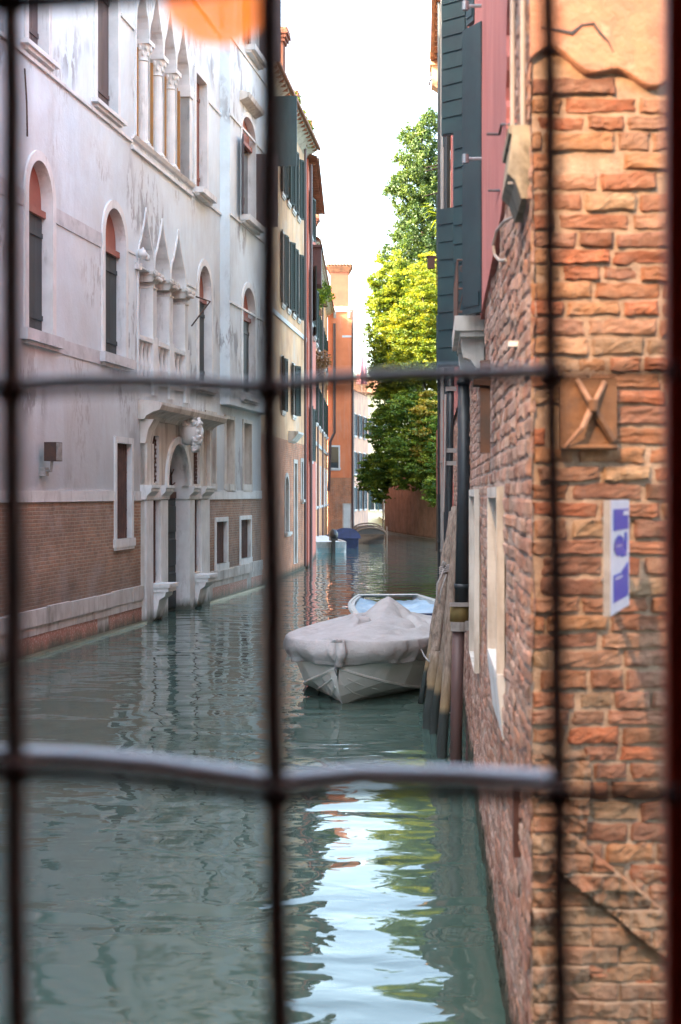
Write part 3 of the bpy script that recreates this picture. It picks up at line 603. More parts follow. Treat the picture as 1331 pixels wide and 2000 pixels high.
for i, s in enumerate([lan1[0]['s1'] + .04, lan1[1]['s1'] + .04, lan1[2]['s1'] + .04]):
    mb = MB(F); r = .19; mb.box(s - r, s + r, -.3, .06, 5.0, 6.3); mb.box(s - r * .8, s + r * .8, -.28, .03, 6.3, 7.38)
    c = mb.build('pier', 'stone', pal)
    k = MB(F); k.box(s - r * .85, s + r * .85, -.3, .05, 7.38, 7.42); k.box(s - r, s + r, -.3, .07, 7.55, 7.60); k.prism([(-.3, 7.52), (.04, 7.52), (.08, 7.58), (.09, 7.64), (.09, 7.68), (-.3, 7.68)], s - r * 1.05, s + r * 1.05); k.box(s - r * 1.2, s + r * 1.2, -.3, .12, 7.68, 7.75)
    for j in range(5): k.ell((s - r + j * r * .5, .13, 7.60), (.045, .05, .05), 6, 5, .3, j)
    for j in (-1, 1): k.ell((s + j * r * 1.25, .12, 7.68), (.06, .06, .07), 8, 6, .5, j)
    k.build('capital', 'stone_old', c)
mb = MB(F); mb.ell((lan1[0]['s0'] - .05, .12, 7.95), (.10, .10, .11), 12, 9, .6, 3); mb.ell((lan1[0]['s0'] + .04, .2, 7.88), (.06, .06, .07), 10, 7, .6, 5); mb.box(lan1[0]['s0'] - .22, lan1[0]['s0'] - .02, -.05, .10, 7.62, 7.75); mb.build('carved_head', 'stone', pal, smooth=True)
mb = MB(F); s = lan1[2]['s1'] + .5; mb.tube([(s - .25, .1, 6.9), (s + .2, .45, 7.55), (s + .35, .05, 7.7)], .02, 6); mb.build('iron_rod', 'iron', pal)
# the four second-floor lights
for i, o in enumerate(lan2):
    w = window(F, pal, o, fw=.06, proj=.04, dep=.34, sill=False, backs=[('pane', 'pane', 'redwood', o['z0'], o['z1'])], name='trefoil_light')
    mb = MB(F); c = (o['s0'] + o['s1']) / 2
    for sx in (o['s0'] + .04, c - .045, o['s1'] - .13): mb.box(sx, sx + .09, -.30, -.24, o['z0'], 12.7)
    for z in (10.45, 11.6, 12.62): mb.box(o['s0'], o['s1'], -.305, -.245, z, z + .09)
    mb.build('casement', 'amberwood', w)
    mb = MB(F); mb.box(o['s1'] - .2, o['s1'] - .15, -.29, -.16, o['z0'], 12.6); mb.build('shutter', 'amberwood', w)
for i in range(1, 4): column((lan2[i - 1]['s1'] + lan2[i]['s0']) / 2, -.13, 10.42, 12.78, .15)
column(lan2[0]['s0'] - .06, -.18, 10.42, 12.78, .10)
mb = MB(F); s = lan2[3]['s1'] + .1; mb.box(s - .1, s + .16, -.3, .03, 10.42, 12.5); mb.box(s - .16, s + .2, -.3, .07, 12.5, 12.78); mb.build('pilaster', 'stone', pal)
mb = MB(F); mb.prism([(-.1, 10.28), (.06, 10.34), (.10, 10.42), (-.1, 10.42)], lan2[0]['s0'] - .3, lan2[3]['s1'] + .35); mb.build('sill', 'stone', pal)

# ---- water gate
PD = .09
fr = MB(F); z_sp = 3.0
door = dict(s0=F.s(318), s1=F.s(360), z0=-1, zs=z_sp, kind='arch'); door['z1'] = z_sp + (door['s1'] - door['s0']) / 2 * 1.05
gl = dict(s0=F.s(289), s1=F.s(303), z0=.82, z1=2.66); gr = dict(s0=F.s(371), s1=F.s(383), z0=.86, z1=2.66)
ul = dict(s0=gl['s0'], s1=gl['s1'], z0=3.05, z1=4.1); ur = dict(s0=gr['s0'], s1=gr['s1'], z0=3.05, z1=4.1)
sheet(fr, por['s0'] - .05, por['s1'] + .05, -.6, 4.62, [door, gl, gr, ul, ur], PD)
for s in (por['s0'] - .05, por['s1'] + .05): fr.face([(s, PD, -.6), (s, -.05, -.6), (s, -.05, 4.62), (s, PD, 4.62)])
gate = fr.build('water_gate', 'stone_old', pal, normals=False)
mb = MB(F)
for o in (door, gl, gr, ul, ur): band(mb, outline(o), .001, PD + .001, .32 if o is door else .04)
mb.build('reveal', 'stone', gate)
mb = MB(F); band(mb, outline(dict(door, z0=z_sp)), .17, PD + .06, .0); mb.build('archivolt', 'stone', gate)
mb = MB(F)
for (sa, sb) in ((por['s0'] - .05, gl['s0'] - .03), (gl['s1'] + .03, door['s0'] - .02), (door['s1'] + .02, gr['s0'] - .03), (gr['s1'] + .03, por['s1'] + .05)):
    mb = MB(F); mb.box(sa, sb, PD - .02, PD + .04, -.6, 2.66); mb.build('jamb', 'stone', gate)
mb = MB(F)
for (sa, sb) in ((por['s0'] - .1, gl['s0'] + .02), (gl['s1'] - .02, door['s0'] + .06), (door['s1'] - .06, gr['s0'] + .02), (gr['s1'] - .02, por['s1'] + .1)):
    mb.prism([(-.2, 2.68), (PD + .05, 2.68), (PD + .06, 2.76), (PD + .16, 2.86), (PD + .16, 2.92), (PD + .19, 2.94), (PD + .19, 3.0), (-.2, 3.0)], sa, sb)
mb.box(gl['s0'], gl['s1'], -.1, PD + .05, 2.68, 3.0); mb.box(gr['s0'], gr['s1'], -.1, PD + .05, 2.68, 3.0)
mb.build('impost', 'stone', gate)
mb = MB(F); mb.prism([(-.1, 4.42), (PD + .05, 4.42), (PD + .10, 4.50), (PD + .25, 4.58), (PD + .40, 4.62), (PD + .44, 4.72), (PD + .44, 4.78), (-.1, 4.86)], por['s0'] - .25, por['s1'] + .3); mb.build('cornice', 'stone_old', gate)
mb = MB(F); mb.prism([(0, 3.9), (PD + .04, 3.9), (PD + .1, 4.2), (PD + .22, 4.42), (0, 4.42)], por['s0'] - .12, gl['s0'] - .12); mb.box(por['s0'] - .05, gl['s0'] - .04, 0, PD + .06, 3.0, 3.905); mb.build('console', 'stone_old', gate); mb = MB(F); mb.box(por['s1'] - .12, por['s1'] + .06, 0, PD + .10, 3.0, 4.42); mb.build('console', 'stone_old', gate)
for o, nm in ((gl, 1), (gr, 1)):
    p = MB(F)
    for i in range(1, 5): sx = o['s0'] + (o['s1'] - o['s0']) * i / 5; p.box(sx - .014, sx + .014, .01, .035, o['z0'], o['z1'])
    for z in (1.0, 1.5, 2.0, 2.45): p.box(o['s0'], o['s1'], .0, .01, z - .02, z + .02)
    g = p.build('grille', 'rustbar', gate); p = MB(F); p.box(o['s0'], o['s1'], -.10, -.03, o['z0'], o['z1']); p.build('pane', 'darkred', g)
for o in (ul, ur):
    p = MB(F); wd = o['s1'] - o['s0']; z = o['z0'] - wd
    while z < o['z1']:
        for sg in (1, -1):
            c0, c1 = max(z, o['z0']), min(z + wd * 1.3, o['z1'])
            if c1 - c0 > .03:
                f0, f1 = (c0 - z) / (wd * 1.3), (c1 - z) / (wd * 1.3); x = (lambda f: o['s0'] + wd * f) if sg > 0 else (lambda f: o['s1'] - wd * f)
                p.tube([(x(f0), .02, c0), (x(f1), .02, c1)], .016, 5)
        z += .2
    g = p.build('lattice', 'rustbar', gate); p = MB(F); p.box(o['s0'], o['s1'], -.10, -.03, o['z0'], o['z1']); p.build('pane', 'dark', g)
mb = MB(F); dc = (door['s0'] + door['s1']) / 2
for (a, b) in ((door['s0'], dc - .01), (dc + .01, door['s1'])):
    mb.box(a, b, -.28, -.22, -.6, 2.7)
    for (z0, z1) in ((.05, .95), (1.05, 1.75), (1.85, 2.55)): mb.prism([(-.23, z0), (-.18, z0 + .05), (-.18, z1 - .05), (-.23, z1)], a + .1, b - .1)
mb.build('door', 'greygreen', gate)
mb = MB(F); mb.box(door['s0'], door['s1'], -.29, -.18, 2.7, 2.85)
for i in range(9):
    a = math.pi * (i + .5) / 9; mb.tube([(dc, -.22, 2.85), (dc + .9 * math.cos(a), -.22, 2.9 + 1.0 * math.sin(a))], .015, 5)
for r_ in (.3, .6): mb.tube([(dc + r_ * math.cos(a), -.21, 2.87 + r_ * math.sin(a)) for a in [math.pi * i / 12 for i in range(13)]], .014, 5)
g = mb.build('fanlight', 'rustbar', gate); mb = MB(F); mb.box(door['s0'] - .02, door['s1'] + .02, -.34, -.30, 2.6, 4.3); mb.build('pane', 'dark', g)
# bearded keystone head
hs, hd, hz = F.s(346), .36, F.h(346, 845); k = MB(F)
k.ell((hs, hd - .04, hz + .02), (.26, .27, .34), 20, 14, .12, 1); k.ell((hs, hd + .20, hz + .02), (.055, .09, .13), 10, 8); k.ell((hs, hd + .17, hz + .15), (.19, .08, .045), 12, 7, .2)
k.ell((hs - .11, hd + .16, hz + .01), (.07, .07, .07), 9, 7); k.ell((hs + .11, hd + .16, hz + .01), (.07, .07, .07), 9, 7); k.ell((hs, hd + .19, hz - .15), (.09, .05, .03), 10, 6)
for sg in (-1, 1): k.ell((hs + sg * .09, hd + .195, hz + .09), (.035, .03, .022), 8, 6); k.ell((hs + sg * .08, hd + .2, hz - .10), (.09, .06, .035), 9, 6, .4, 2)
rs = random.Random(5)
for i in range(40):
    a = rs.uniform(-1.1, 1.1); z = rs.uniform(-.42, -.12); rr = .21 * (1 - (abs(z) - .12) * 1.3); k.ell((hs + math.sin(a) * rr, hd - .02 + math.cos(a) * rr * 1.15, hz + z), (.055, .055, .065), 7, 6, .5, i)
for i in range(30):
    a = rs.uniform(-2.6, 2.6); z = rs.uniform(.16, .36); rr = .29 * math.sqrt(max(.05, 1 - ((z) / .42) ** 2)); k.ell((hs + math.sin(a) * rr, hd - .04 + math.cos(a) * rr, hz + z), (.06, .06, .05), 7, 6, .5, i)
k.box(hs - .15, hs + .15, 0, hd, hz - .05, hz + .38)
k.build('keystone_head', 'stone', gate, smooth=True)
# consoles that carry the side bays at the water
for (a, b) in ((F.s(289), F.s(305)), (F.s(371), F.s(387))):
    mb = MB(F); zt = .82; mb.box(a - .03, b + .06, 0, .50, zt - .08, zt); mb.box(a, b + .03, 0, .46, zt - .18, zt - .08)
    mb.prism([(0, zt - .18), (.40, zt - .18), (.37, zt - .28), (.25, zt - .36), (.22, zt - .5), (.16, zt - .75), (0, zt - .9)], a + .03, b); mb.build('base_console', 'stone', gate)
# projecting far bay with its own windows
zb = 5.2; sB = F.s(449, .27); F2b = F
mb = MB(F); m1 = O_(473, 497, 745, 520, 484, 'arch', d=.27); m1['z0'] = 5.62; m1['z1'] = 8.62; m1['zs'] = 7.98
m2 = dict(s0=F.s(471, .27), s1=F.s(497, .27), z0=10.5, z1=13.4, zs=12.9, kind='arch'); m3 = dict(m2, z0=15.4, z1=18.3, zs=17.7); m3['s0'] = F.s(482, .27); m3['s1'] = F.s(503, .27)
class Off:
    def __init__(s, F, d): s.F, s.d = F, d
    def pt(s, a, b, c): return s.F.pt(a, b + s.d, c)
FO = Off(F, .27); mb = MB(FO); LB = L - .02
sheet(mb, sB, LB, zb, TOP - .31, [m1, m2, m3], 0); mb.face([(sB, 0, zb), (sB, -.27, zb), (sB, -.27, TOP - .31), (sB, 0, TOP - .31)]); mb.face([(LB, 0, zb), (LB, -.27, zb), (LB, -.27, TOP - .31), (LB, 0, TOP - .31)]); mb.face([(sB, 0, zb), (LB, 0, zb), (LB, -.27, zb), (sB, -.27, zb)])
mb.build('bay_wall', 'plaster', pal, normals=False)
window(FO, pal, m1, fw=.16, proj=.035, dep=.24, backs=[('shutter', 'boards', 'greygreen', m1['z0'], 7.72), ('tympanum', 'tymp', 'redtymp', 7.74, 9)], sillmat='band', sillh=.2)
for m_ in (m2, m3):
    w = window(FO, pal, m_, fw=.13, proj=.04, dep=.2, backs=[('pane', 'pane', 'glass', m_['z0'], m_['z1'] - .6), ('tympanum', 'tymp', 'redtymp', m_['zs'] - .25, 99)], sillh=.16, sillp=.24)
    side_shutters(FO, w, dict(m_, zs=m_['zs'] - .3), 'brownwood', (14, 78), 'boards', (0, 1), .62)
mb = MB(FO); mb.prism([(0, 13.62), (.25, 13.72), (.28, 13.84), (0, 13.9)], m2['s0'] - .2, m2['s1'] + .1); mb.build('hood', 'stone_old', pal)
for z in (7.9, 10.24, 12.9, 15.0):
    mb = MB(FO); mb.box(sB - .03, LB, -.02, .04, z, z + .06); mb.build('string_course', 'stone', pal)
# small things fixed to the palace
lamp = thing('wall_lantern', 'small dark floodlight and junction box on the white palace wall', 'lamp', tuple(F.pt(F.s(79), .1, F.h(79, 895))))
s, z = F.s(80), F.h(80, 883); mb = MB(F); mb.box(s - .17, s + .14, .12, .34, z - .16, z + .17); mb.build('housing', 'iron', lamp)
mb = MB(F); mb.box(s - .15, s - .02, .345, .36, z - .13, z + .14); mb.box(s - .16, s + .13, .34, .345, z - .15, z + .16); mb.build('glass', 'zincgrey', lamp)
mb = MB(F); mb.tube([(s - .05, 0, z - .33), (s - .05, .2, z - .33), (s - .05, .22, z - .14)], .03, 7); mb.box(s - .10, s + .06, 0, .12, z - .42, z - .27); mb.build('bracket', 'zincgrey', lamp)
mb = MB(F); s = F.s(45); mb.tube([(s, .03, F.h(40, 130)), (s + .04, .05, F.h(46, 200)), (s + .12, .03, F.h(52, 268))], .016, 6); tag(mb.build('iron_tie', 'iron'), 'long thin rusty iron tie bar on the white palace wall above the arched window', 'iron bar')

# ---- unseen house added before the palace to block sun from the right wall
nb = thing('sun_block_house', 'unseen grey plastered house added before the white palace to block the sun', 'house', (S0.x, S0.y, 0))
FN = Fr((-8.2, -14), (S0.x - .25, S0.y - .02)); body(FN, nb, 0, FN.L, -.5, 15.5, [], 'plaster', 6)
tiled_roof(FN, nb, 0, FN.L, 15.5, 6)

# ================================================================== cream house after the palace
C0 = Vector((-2.42, 43.14)); C1 = Vector((-1.33, 54.1)); F = Fr(C0, C1); L = F.L
ch = thing('cream_house', 'tall cream plastered house with dark green shutters and brick foot next to the white palace', 'house', (C0.x, C0.y, 0))
HB = F.h(590, 868); EZ = 16.0; ops = []
def OP(pl, pr, pb, pt, kind='rect'): pm = (pl + pr) / 2; return dict(s0=F.s(pl), s1=F.s(pr), z0=F.h(pm, pb), z1=F.h(pm, pt), kind=kind, zs=F.h(pm, pt) - (F.s(pr) - F.s(pl)) / 2 if kind == 'arch' else None) if kind == 'arch' else dict(s0=F.s(pl), s1=F.s(pr), z0=F.h(pm, pb), z1=F.h(pm, pt))
c1 = [OP(549, 554, 590, 430), OP(560, 565, 610, 465), OP(570, 575, 625, 495), OP(580, 584, 640, 515)]
for c in c1: c['z0'], c['z1'] = 9.2, 11.6
c2 = [dict(c, z0=12.9, z1=15.1) for c in c1]
c3 = [dict(c, z0=5.6, z1=7.4) for c in (c1[0], c1[2])]
bb = [dict(s0=F.s(556), s1=F.s(563), z0=1.5, z1=3.4, zs=3.0, kind='arch'), dict(s0=F.s(574), s1=F.s(579), z0=.3, z1=3.9), dict(s0=F.s(588), s1=F.s(591), z0=2.6, z1=4.0)]
body(F, ch, 0, L, HB, EZ, [*c1, *c2, *c3], 'cream', 7)
mb = MB(F); sheet(mb, 0, L, -.5, HB, bb, .0); mb.face([(L, 0, -.5), (L, -7, -.5), (L, -7, HB), (L, 0, HB)]); mb.build('brick_base', 'brick_far', ch, normals=False)
for w in bb: window(F, ch, w, 'stone_old', fw=.14, proj=.03, dep=.2, back='dark', sill=w is not bb[1])
for i, w in enumerate([*c1, *c2, *c3]):
    x = window(F, ch, w, 'stone_old', fw=.07, proj=.02, dep=.16, back='glass', sillp=.05); side_shutters(F, x, w, 'fargreen', (8 + i % 3 * 4, 10 + i % 2 * 14), 'louvres')
mb = MB(F); mb.prism([(0, HB - .06), (.12, HB), (.35, HB + .25), (.35, HB + .32), (0, HB + .34)], F.s(563), F.s(574)); mb.build('corbel', 'stone_old', ch)
mb = MB(F); mb.box(0, L, -.02, .05, 8.6, 8.75); mb.build('string_course', 'stone', ch)
mb = MB(F); mb.prism([(0, EZ - .4), (.2, EZ - .25), (.45, EZ - .1), (.45, EZ), (0, EZ)], -.1, L + .1); mb.build('cornice', 'stone_old', ch)
tiled_roof(F, ch, 0, L, EZ, 7, 1.2, .5)
mb = MB(F); s = F.s(550, .25); mb.box(s, s + 1.0, .0, .02, 12.0, 12.02)
mb.build('sill', 'stone', ch)
tmp = MB(F); louvres(tmp, 0, .8, F.h(556, 318, .5), F.h(556, 180, .5), 0); s = F.s(560, .5); tmp.v = [(s + p[1], .03 + p[0] , p[2]) for p in tmp.v]; tmp.build('shutter', 'green', ch)
for sx, h_ in ((F.s(566), 3.0), (F.s(586), 1.6)): chimney(F, ch, sx, -.5, EZ, EZ + h_, .6, 'chim')
mb = MB(F); mb.tube([(F.s(590), .12, .1), (F.s(590), .12, EZ - .3)], .05, 8); mb.build('drainpipe', 'brownpipe', ch)
mb = MB(F); mb.tube([(F.s(600, .1) , .10, .1), (F.s(600, .1), .10, 8)], .06, 8)

# ---- narrow rose house
P0 = C1 + Vector((.0, .05)); P1 = Vector((-1.22, 64.5)); F = Fr(P0, P1); L = F.L
rh = thing('rose_house', 'narrow rose red house with open louvred shutters squeezed between cream and peach houses', 'house', (P0.x, P0.y, 0))
H3 = 15.6; r_ops = [dict(s0=1.2, s1=2.1, z0=9.5, z1=11.6), dict(s0=1.2, s1=2.1, z0=4.1, z1=6.2), dict(s0=6.0, s1=6.9, z0=9.5, z1=11.6), dict(s0=1.2, s1=2.1, z0=12.9, z1=14.6)]
body(F, rh, 0, L, -.5, H3, r_ops, 'pinkfar', 7, d=.10)
for i, w in enumerate(r_ops):
    FO3 = Off(F, .10); x = window(FO3, rh, w, 'stone', fw=.09, proj=.03, dep=.16, back='glass'); side_shutters(FO3, x, w, 'fargreen', (20 if i == 0 else 9, 12), 'louvres', (0, 1), .75)
tiled_roof(F, rh, 0, L, H3, 7, 1.3, .45)
mb = MB(F); mb.box(4, 5.3, .1, .5, 11.4, 12.9); mb.box(3.9, 5.4, .1, .55, 12.9, 13.0); mb.build('bay_box', 'darkred', rh)
chimney(F, rh, 3.2, -.3, H3, H3 + 2.2, .6, 'chim'); mb = MB(F); mb.tube([(.12, .2, 0), (.12, .2, H3 - .2)], .06, 8); mb.build('drainpipe', 'brownpipe', rh)

# ---- peach house
Q0 = Vector((-1.36, 64.6)); Q1 = Vector((-.83, 89.9)); F = Fr(Q0, Q1); L = F.L
ph = thing('peach_house', 'long peach plastered house with flower boxes and small chimneys beside the orange house', 'house', (Q0.x, Q0.y, 0))
H4 = 14.4; p_ops = []
for k in range(7):
    s = 1.5 + k * 3.45
    p_ops += [dict(s0=s, s1=s + .95, z0=10.2, z1=12.3), dict(s0=s, s1=s + .95, z0=6.3, z1=8.3), dict(s0=s, s1=s + .8, z0=2.2, z1=4.2)]
body(F, ph, 0, L, -.5, H4, p_ops, 'peach', 8)
for i, w in enumerate(p_ops):
    x = window(F, ph, w, 'stone', fw=.11, proj=.04, dep=.18, back='glass')
    if w['z0'] > 5: side_shutters(F, x, w, 'fargreen', (4, 5), 'louvres')
mb = MB(F); mb.prism([(0, H4 - .4), (.2, H4 - .25), (.4, H4 - .1), (.4, H4), (0, H4)], 0, L); mb.build('cornice', 'stone_old', ph)
mb = MB(F); mb.box(0, L, -.02, .06, 5.2, 5.4); mb.build('string_course', 'stone_old', ph)
tiled_roof(F, ph, 0, L, H4, 8, 1.5, .4)
for sx, h_, mt_ in ((1.3, 3.6, 'chim'), (8.0, 2.6, 'chim')): chimney(F, ph, sx, -.45, H4, H4 + h_, .8, mt_)
mb = MB(F)
for s in (6.4, 13.6): mb = MB(F); mb.tube([(s, .1, 0), (s, .1, H4 - .3)], .05, 7); mb.build('drainpipe', 'brownpipe', ph)

# ---- orange house with the big chimney, its front turned to us
Z5 = 90.0; xl, xr = (640 - CX) / FP * Z5, (689 - CX) / FP * Z5
F = Fr((xl, Z5), (xr, Z5)); L = F.L; H5 = 14.6
oh = thing('orange_house', 'bright orange plastered house with massive crowned chimney and brick foot', 'house', (xl, Z5, 0))
oz = F.h(660, 933); wo = dict(s0=F.s(644), s1=F.s(661), z0=F.h(652, 914), z1=F.h(652, 873)); do = dict(s0=F.s(671), s1=F.s(685), z0=.3, z1=F.h(678, 985))
body(F, oh, 0, L, oz, H5, [wo], 'orange', 20)
mb = MB(F); sheet(mb, 0, L, -.5, oz, [do], .0)
for s in (0, L): mb.face([(s, 0, -.5), (s, -20, -.5), (s, -20, oz), (s, 0, oz)])
mb.build('brick_base', 'brick_far', oh, normals=False)
w = window(F, oh, wo, 'stone', fw=.11, proj=.03, dep=.12, back='glass', sillp=.06)
mb = MB(F); mb.box(wo['s0'], wo['s1'], -.08, -.06, wo['z0'], wo['z0'] + .35); mb.build('flower_box', 'greygreen', w)
window(F, oh, do, 'stone_old', fw=.06, proj=.03, dep=.1, backs=[('door_leaf', 'boards', 'stone', do['z0'], do['z1'])], sill=False, name='door')
mb = MB(F); mb.box(-.08, L + .2, -.1, .16, H5 - .12, H5 + .08); mb.box(-.04, L + .12, -.05, .10, H5 - .26, H5 - .12)
for s in (.45, 1.35): mb.prism([(0, H5 - .65), (.05, H5 - .65), (.13, H5 - .4), (.13, H5 - .26), (0, H5 - .26)], s - .08, s + .08)
mb.build('cornice', 'stone_old', oh)
mb = MB(F); a, b = F.s(645), F.s(681); z0, z1 = H5 + .08, F.h(660, 530)
mb.box(a, b, -1.6, -.15, z0, z1); c = mb.build('chimney', 'chim', oh)
mb = MB(F)
for i in range(4): e = .05 + .05 * i; mb.box(a - e, b + e, -1.6 - e, -.15 + e, z1 + i * .09, z1 + .085 + i * .09)
for i in range(8): s = a - .2 + (b - a + .4) * (i + .5) / 8; mb.lathe(s, .06, [(.07, z1 + .36), (.09, z1 + .46)], 8)
mb.box(a - .25, b + .25, -1.85, .08, z1 + .37, z1 + .42); mb.build('chimney_cap', 'roof', c)
mb = MB(F); s = F.s(653); mb.tube([(s, .09, H5 - 1.0), (s, .09, F.h(653, 845)), (F.s(645), .09, F.h(645, 862)), (F.s(642), .09, 3.0)], .09, 10); mb.build('flue_pipe', 'brownpipe', oh)
mb = MB(F); mb.tube([(L - .02, .1, H5 - .2), (L - .02, .1, .2)], .06, 8); mb.build('drainpipe', 'brownpipe', oh)
mb = MB(F); mb.box(F.s(668), F.s(688), 0, .012, F.h(678, 659), F.h(678, 655)); mb.build('stone_band', 'stone', oh)

# ---- far houses
Z6 = 110; F = Fr((CX * 0 + (686 - CX) / FP * Z6, Z6), ((716 - CX) / FP * Z6 + .3, Z6 + 9)); L = F.L
f6 = thing('terrace_house', 'pale pink house with railed roof terrace behind the orange house', 'house', (F.O.x, F.O.y, 0)); H6 = 10.9
ops = [dict(s0=1.2 + k * 2.6, s1=2.0 + k * 2.6, z0=z, z1=z + 1.7) for k in range(3) for z in (1.6, 4.4, 7.4)]
body(F, f6, 0, L, -.5, H6, ops, 'palepink', 6)
for w in ops: x = window(F, f6, w, 'stone', fw=.09, proj=.03, dep=.12, back='glass'); side_shutters(F, x, w, 'greygreen', 12)
mb = MB(F); mb.tube([(.4, .12, 0), (.4, .12, H6)], .06, 7); mb.build('drainpipe', 'whitepipe', f6)
mb = MB(F)
for i in range(26): s = i * L / 25; mb.tube([(s, -.1, H6), (s, -.1, H6 + 1.1)], .02, 5)
for i in range(1, 12): mb.tube([(0, -i * .25, H6), (0, -i * .25, H6 + 1.1)], .02, 5)
for z in (H6 + .1, H6 + 1.1): mb.tube([(0, -3, z), (0, -.1, z), (L, -.1, z)], .03, 5)
for i in (0, 1.5): mb.tube([(i, -.15, H6 + 1.1), (i, -.15, H6 + 2.7)], .025, 5)
mb.tube([(-.1, -.15, H6 + 2.7), (1.7, -.15, H6 + 2.7)], .025, 5)
mb.build('railing', 'iron', f6)
mb = MB(F)
def drape(u, v): return (.1 + u * .75, -.12 + .06 * math.sin(u * 9), H6 + 1.9 - v * 1.4 + .1 * math.sin(u * 6))
mb.grid(drape, 10, 8); q = mb.build('laundry', 'cloth', smooth=True, normals=False); q.modifiers.new('s', 'SOLIDIFY').thickness = .02; tag(q, 'mauve striped cloth drying over the roof terrace railing', 'laundry')
px_, pz = (705 - CX) / FP * 108.5, H6 + .02
um = thing('closed_parasol', 'tall closed pink parasol standing on the far roof terrace', 'parasol', (px_, 112.5, pz)); FU = LocFr(px_ + .12, 112.5, 0, pz)
mb = MB(FU); mb.tube([(0, 0, 0), (0, 0, 3.4)], .03, 7); mb.build('pole', 'zinc', um)
mb = MB(FU)
def pcl(u, v):
    a = u * 2 * math.pi; r = (.05 + .30 * math.sin(min(1, v * 1.15) * 1.7)) * (1 + .25 * math.sin(a * 6)); return (r * math.cos(a), r * math.sin(a), 3.3 - v * 2.7)
mb.grid(pcl, 36, 12); mb.build('canopy', 'parasol', um, smooth=True, normals=False)
Z7 = 135; F = Fr(((697 - CX) / FP * Z7, Z7), ((775 - CX) / FP * Z7, Z7 + 3)); L = F.L
f7 = thing('pale_yellow_house', 'sunlit pale yellow house with green shutters at the far bend of the canal', 'house', (F.O.x, F.O.y, 0)); H7 = 12.5
ops = [dict(s0=.55 + k * 1.15, s1=1.1 + k * 1.15, z0=z, z1=z + 1.8) for k in range(3) for z in (1.3, 4.6, 8.2)]
body(F, f7, 0, L, -.5, H7, ops, 'yellow', 6)
for w in ops: x = window(F, f7, w, 'stone', fw=.09, proj=.03, dep=.12, back='glass'); side_shutters(F, x, w, 'green', 10, wd=.26)
tiled_roof(F, f7, 0, L, H7, 6)

mb = MB(); x_, y_, z_ = (612 - CX) / FP * 70, 70, 16.2
mb.tube([(x_, y_, 14.5), (x_, y_, 18.2)], .025, 5)
for k in range(5): mb.tube([(x_ - .35 + .04 * k, y_, 17.9 - .22 * k), (x_ + .35 - .04 * k, y_, 17.9 - .22 * k)], .012, 4)
tag(mb.build('roof_aerial', 'iron'), 'thin metal television aerial on the roof of the peach house', 'aerial')
# ================================================================== garden wall on the right
G0 = Vector((6.25, 82.0)); G1 = Vector((3.25, 104.5)); F = Fr(G1, G0, 'L'); L = F.L
gw = thing('garden_wall', 'long mossy brick garden wall under the trees on the right bank', 'wall', (G1.x, G1.y, 0))
def gwl(u, v): s = u * L; z = -.5 + v * 5.0; return (s, .25 * math.sin(u * 3.1) + .05 * mnoise.noise(Vector((s * .6, z, 0))), z)
mb = MB(F)
F_side = F.n
sgn = 1 if F.n.x < 0 else -1
def gw2(u, v): p = gwl(u, v); return (p[0], p[1] * sgn, p[2])
mb.grid(gw2, 50, 12); mb.face([(0, -.5 * sgn, -.5), (L, -.5 * sgn, -.5), (L, -.5 * sgn, 4.5), (0, -.5 * sgn, 4.5)]); mb.face([(0, 0, -.5), (0, -.5 * sgn, -.5), (0, -.5 * sgn, 4.5), (0, 0, 4.5)]); mb.build('wall_face', 'brick_garden', gw, normals=False)
mb = MB(F); mb.box(-.1, L, -.55 if sgn > 0 else -.3, .3 if sgn > 0 else .55, 4.45, 4.6); mb.build('coping', 'stone_old', gw)
mb = MB(F)
def ledge(u, v): p = gw2(u, 0); return (p[0], p[1] + sgn * (.0 + .28 * min(1, v * 2)) * 1.0, .12 if v < .9 else -.2)
mb.grid(ledge, 40, 3); mb.build('foot_ledge', 'wet', gw, normals=False)

